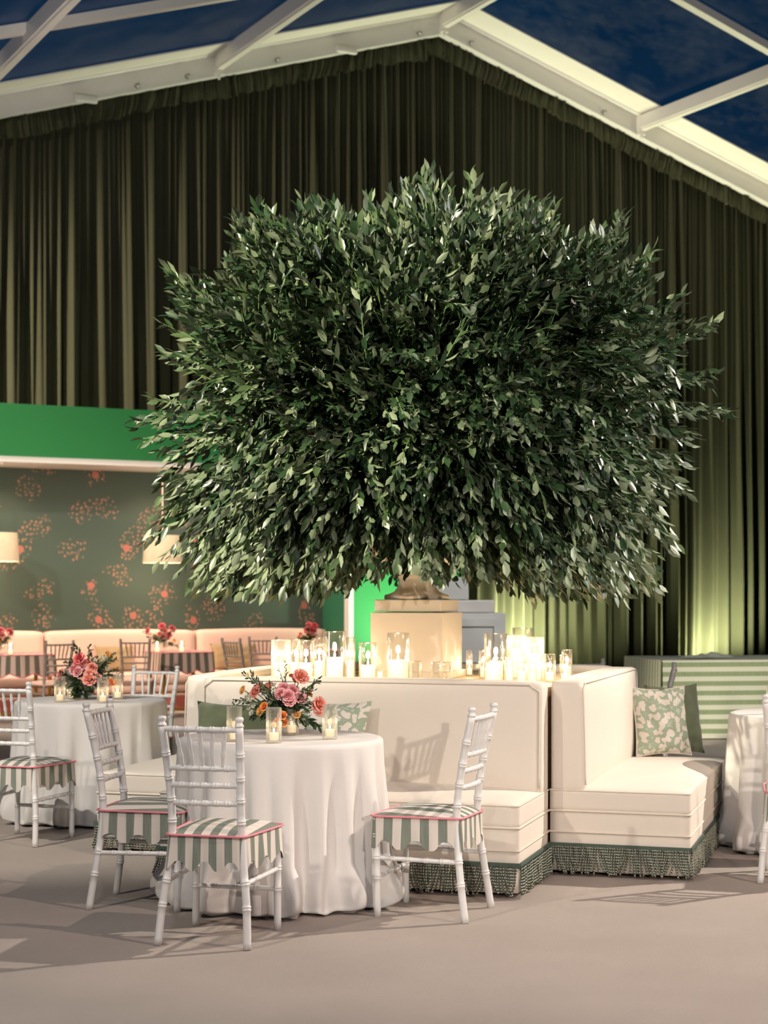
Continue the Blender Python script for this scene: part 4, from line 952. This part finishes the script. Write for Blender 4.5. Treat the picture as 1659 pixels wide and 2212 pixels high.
    if cover:
        b = MB(); b.tube([rnd(i/96, .004, .447) for i in range(96)], .0048, 7, True); b.build('piping', M['pinkpipe'], co)
        b = MB(); n = 288; per = 1.5
        def sk(u, v):
            i4 = (u*4) % 1; sc = .5-.5*math.cos(2*PI*(i4*3+.5)); sc = sc*sc*(3-2*sc); edge = min(i4, 1-i4)
            sl = .45+.55*min(1, edge/.035)
            drop = (.100+.040*sc)*v; wav = .004*math.sin(u*2*PI*11+1)+.003*math.sin(u*2*PI*23)+.007*max(0, 1-edge/.10)*math.sin(u*90)
            p = rnd(u, -.001+.004*v+wav*v, .443-drop); return p
        b.grid(sk, n, 6, lambda u, v: (u*4*.37+.018, v)); b.build('skirt', M['stripe'], co)
    else:
        b = MB(); b.grid(lambda u, v: rnd(u, .001, .446-.012*v), 96, 1); b.build('pad_edge', cm, co)
    return o
def place(o, rear, face, label, group):
    a = math.atan2(-face[0], face[1]); o.rotation_euler = (0, 0, a); d = Vector((face[0], face[1], 0)).normalized()
    o.location = (rear[0]+d.x*.225, rear[1]+d.y*.225, 0); tag(o, label, 'chair', group)
ch = make_chair(M['chair'])
gA = 'white chairs with striped seat covers'
place(ch, (-.733, 6.625), (.25, .97), 'white chiavari chair nearest the camera, back turned, green striped seat cover', gA)
CH = [((.42, 7.30), (-.935, .354), 'white chiavari chair right of the front table, seen from the side before the sofa'),
      ((-1.304, 7.62), (.986, -.16), 'white chiavari chair left of the front table, facing right, striped seat cover'),
      ((-2.15, 9.34), (.34, .94), 'white chiavari chair at left table, back turned, cut by left photo edge'),
      ((-1.60, 11.45), (-.30, -.95), 'white chiavari chair behind the left table, facing the camera'),
      ((-3.05, 10.45), (.98, .15), 'white chiavari chair at the far left, only its striped seat edge seen'),
      ((2.04, 8.05), (.30, .95), 'white chiavari chair at the right photo edge before the right table'),
      ((2.08, 11.9), (-.985, .17), 'white chiavari chair behind the right-hand sofa, seen edge-on above cushion'),
      ((1.55, 12.75), (-.45, .89), 'white chiavari chair behind the island, only its two finials seen')]
for rear, face, lab in CH: place(copy_tree(ch), rear, face, lab, gA)
fc = make_chair(M['far_chair'], False, M['pink'])
gB = 'grey chairs along the blush banquette'
FC = [(127, -1.5, (-.60, .80), 'grey chiavari chair behind the left table bouquet, before the blush banquette'),
      (292, -1.15, (-.10, 1), 'grey chiavari chair at the left side of the middle cafe table'),
      (502, -1.45, (.72, .70), 'grey chiavari chair right of the middle cafe table, before a tan cushion'),
      (568, -.85, (.05, 1), 'grey chiavari chair just left of the candle cylinders, before the banquette')]
for i, (px, off, face, lab) in enumerate(FC):
    c = fc if i == 0 else copy_tree(fc); p = lp(kpx(px, off), off); place(c, (p.x, p.y), face, lab, gB)

# ================================================================== CUSHIONS ON THE SOFAS
p = isl(-.68, -1.275, .464); cushion('velvet_cushion', M['velvet'], p, UA+.05, (.46, .42), -.30, 'dark green velvet cushion on the front sofa behind the bouquet', .08)
p = isl(-.18, -1.29, .464); cushion('patterned_cushion', M['pattern'], p, UA-.08, (.46, .44), -.30, 'sage and white floral cushion on the front sofa behind the bouquet', .07)
p = isl(1.29, .70, .462); o_, e_ = cushion('patterned_cushion', M['pattern'], p, math.radians(22), (.38, .42), -.20, 'sage and white floral cushion leaning on the right-hand sofa', .06)
b = MB(); b.tube(e_, .005, 6, True); b.build('piping', M['piping'], o_)
p = isl(1.36, .82, .462); cushion('velvet_cushion', M['velvet'], p, math.radians(28), (.40, .43), -.18, 'dark green velvet cushion behind the patterned one, right-hand sofa', .06)
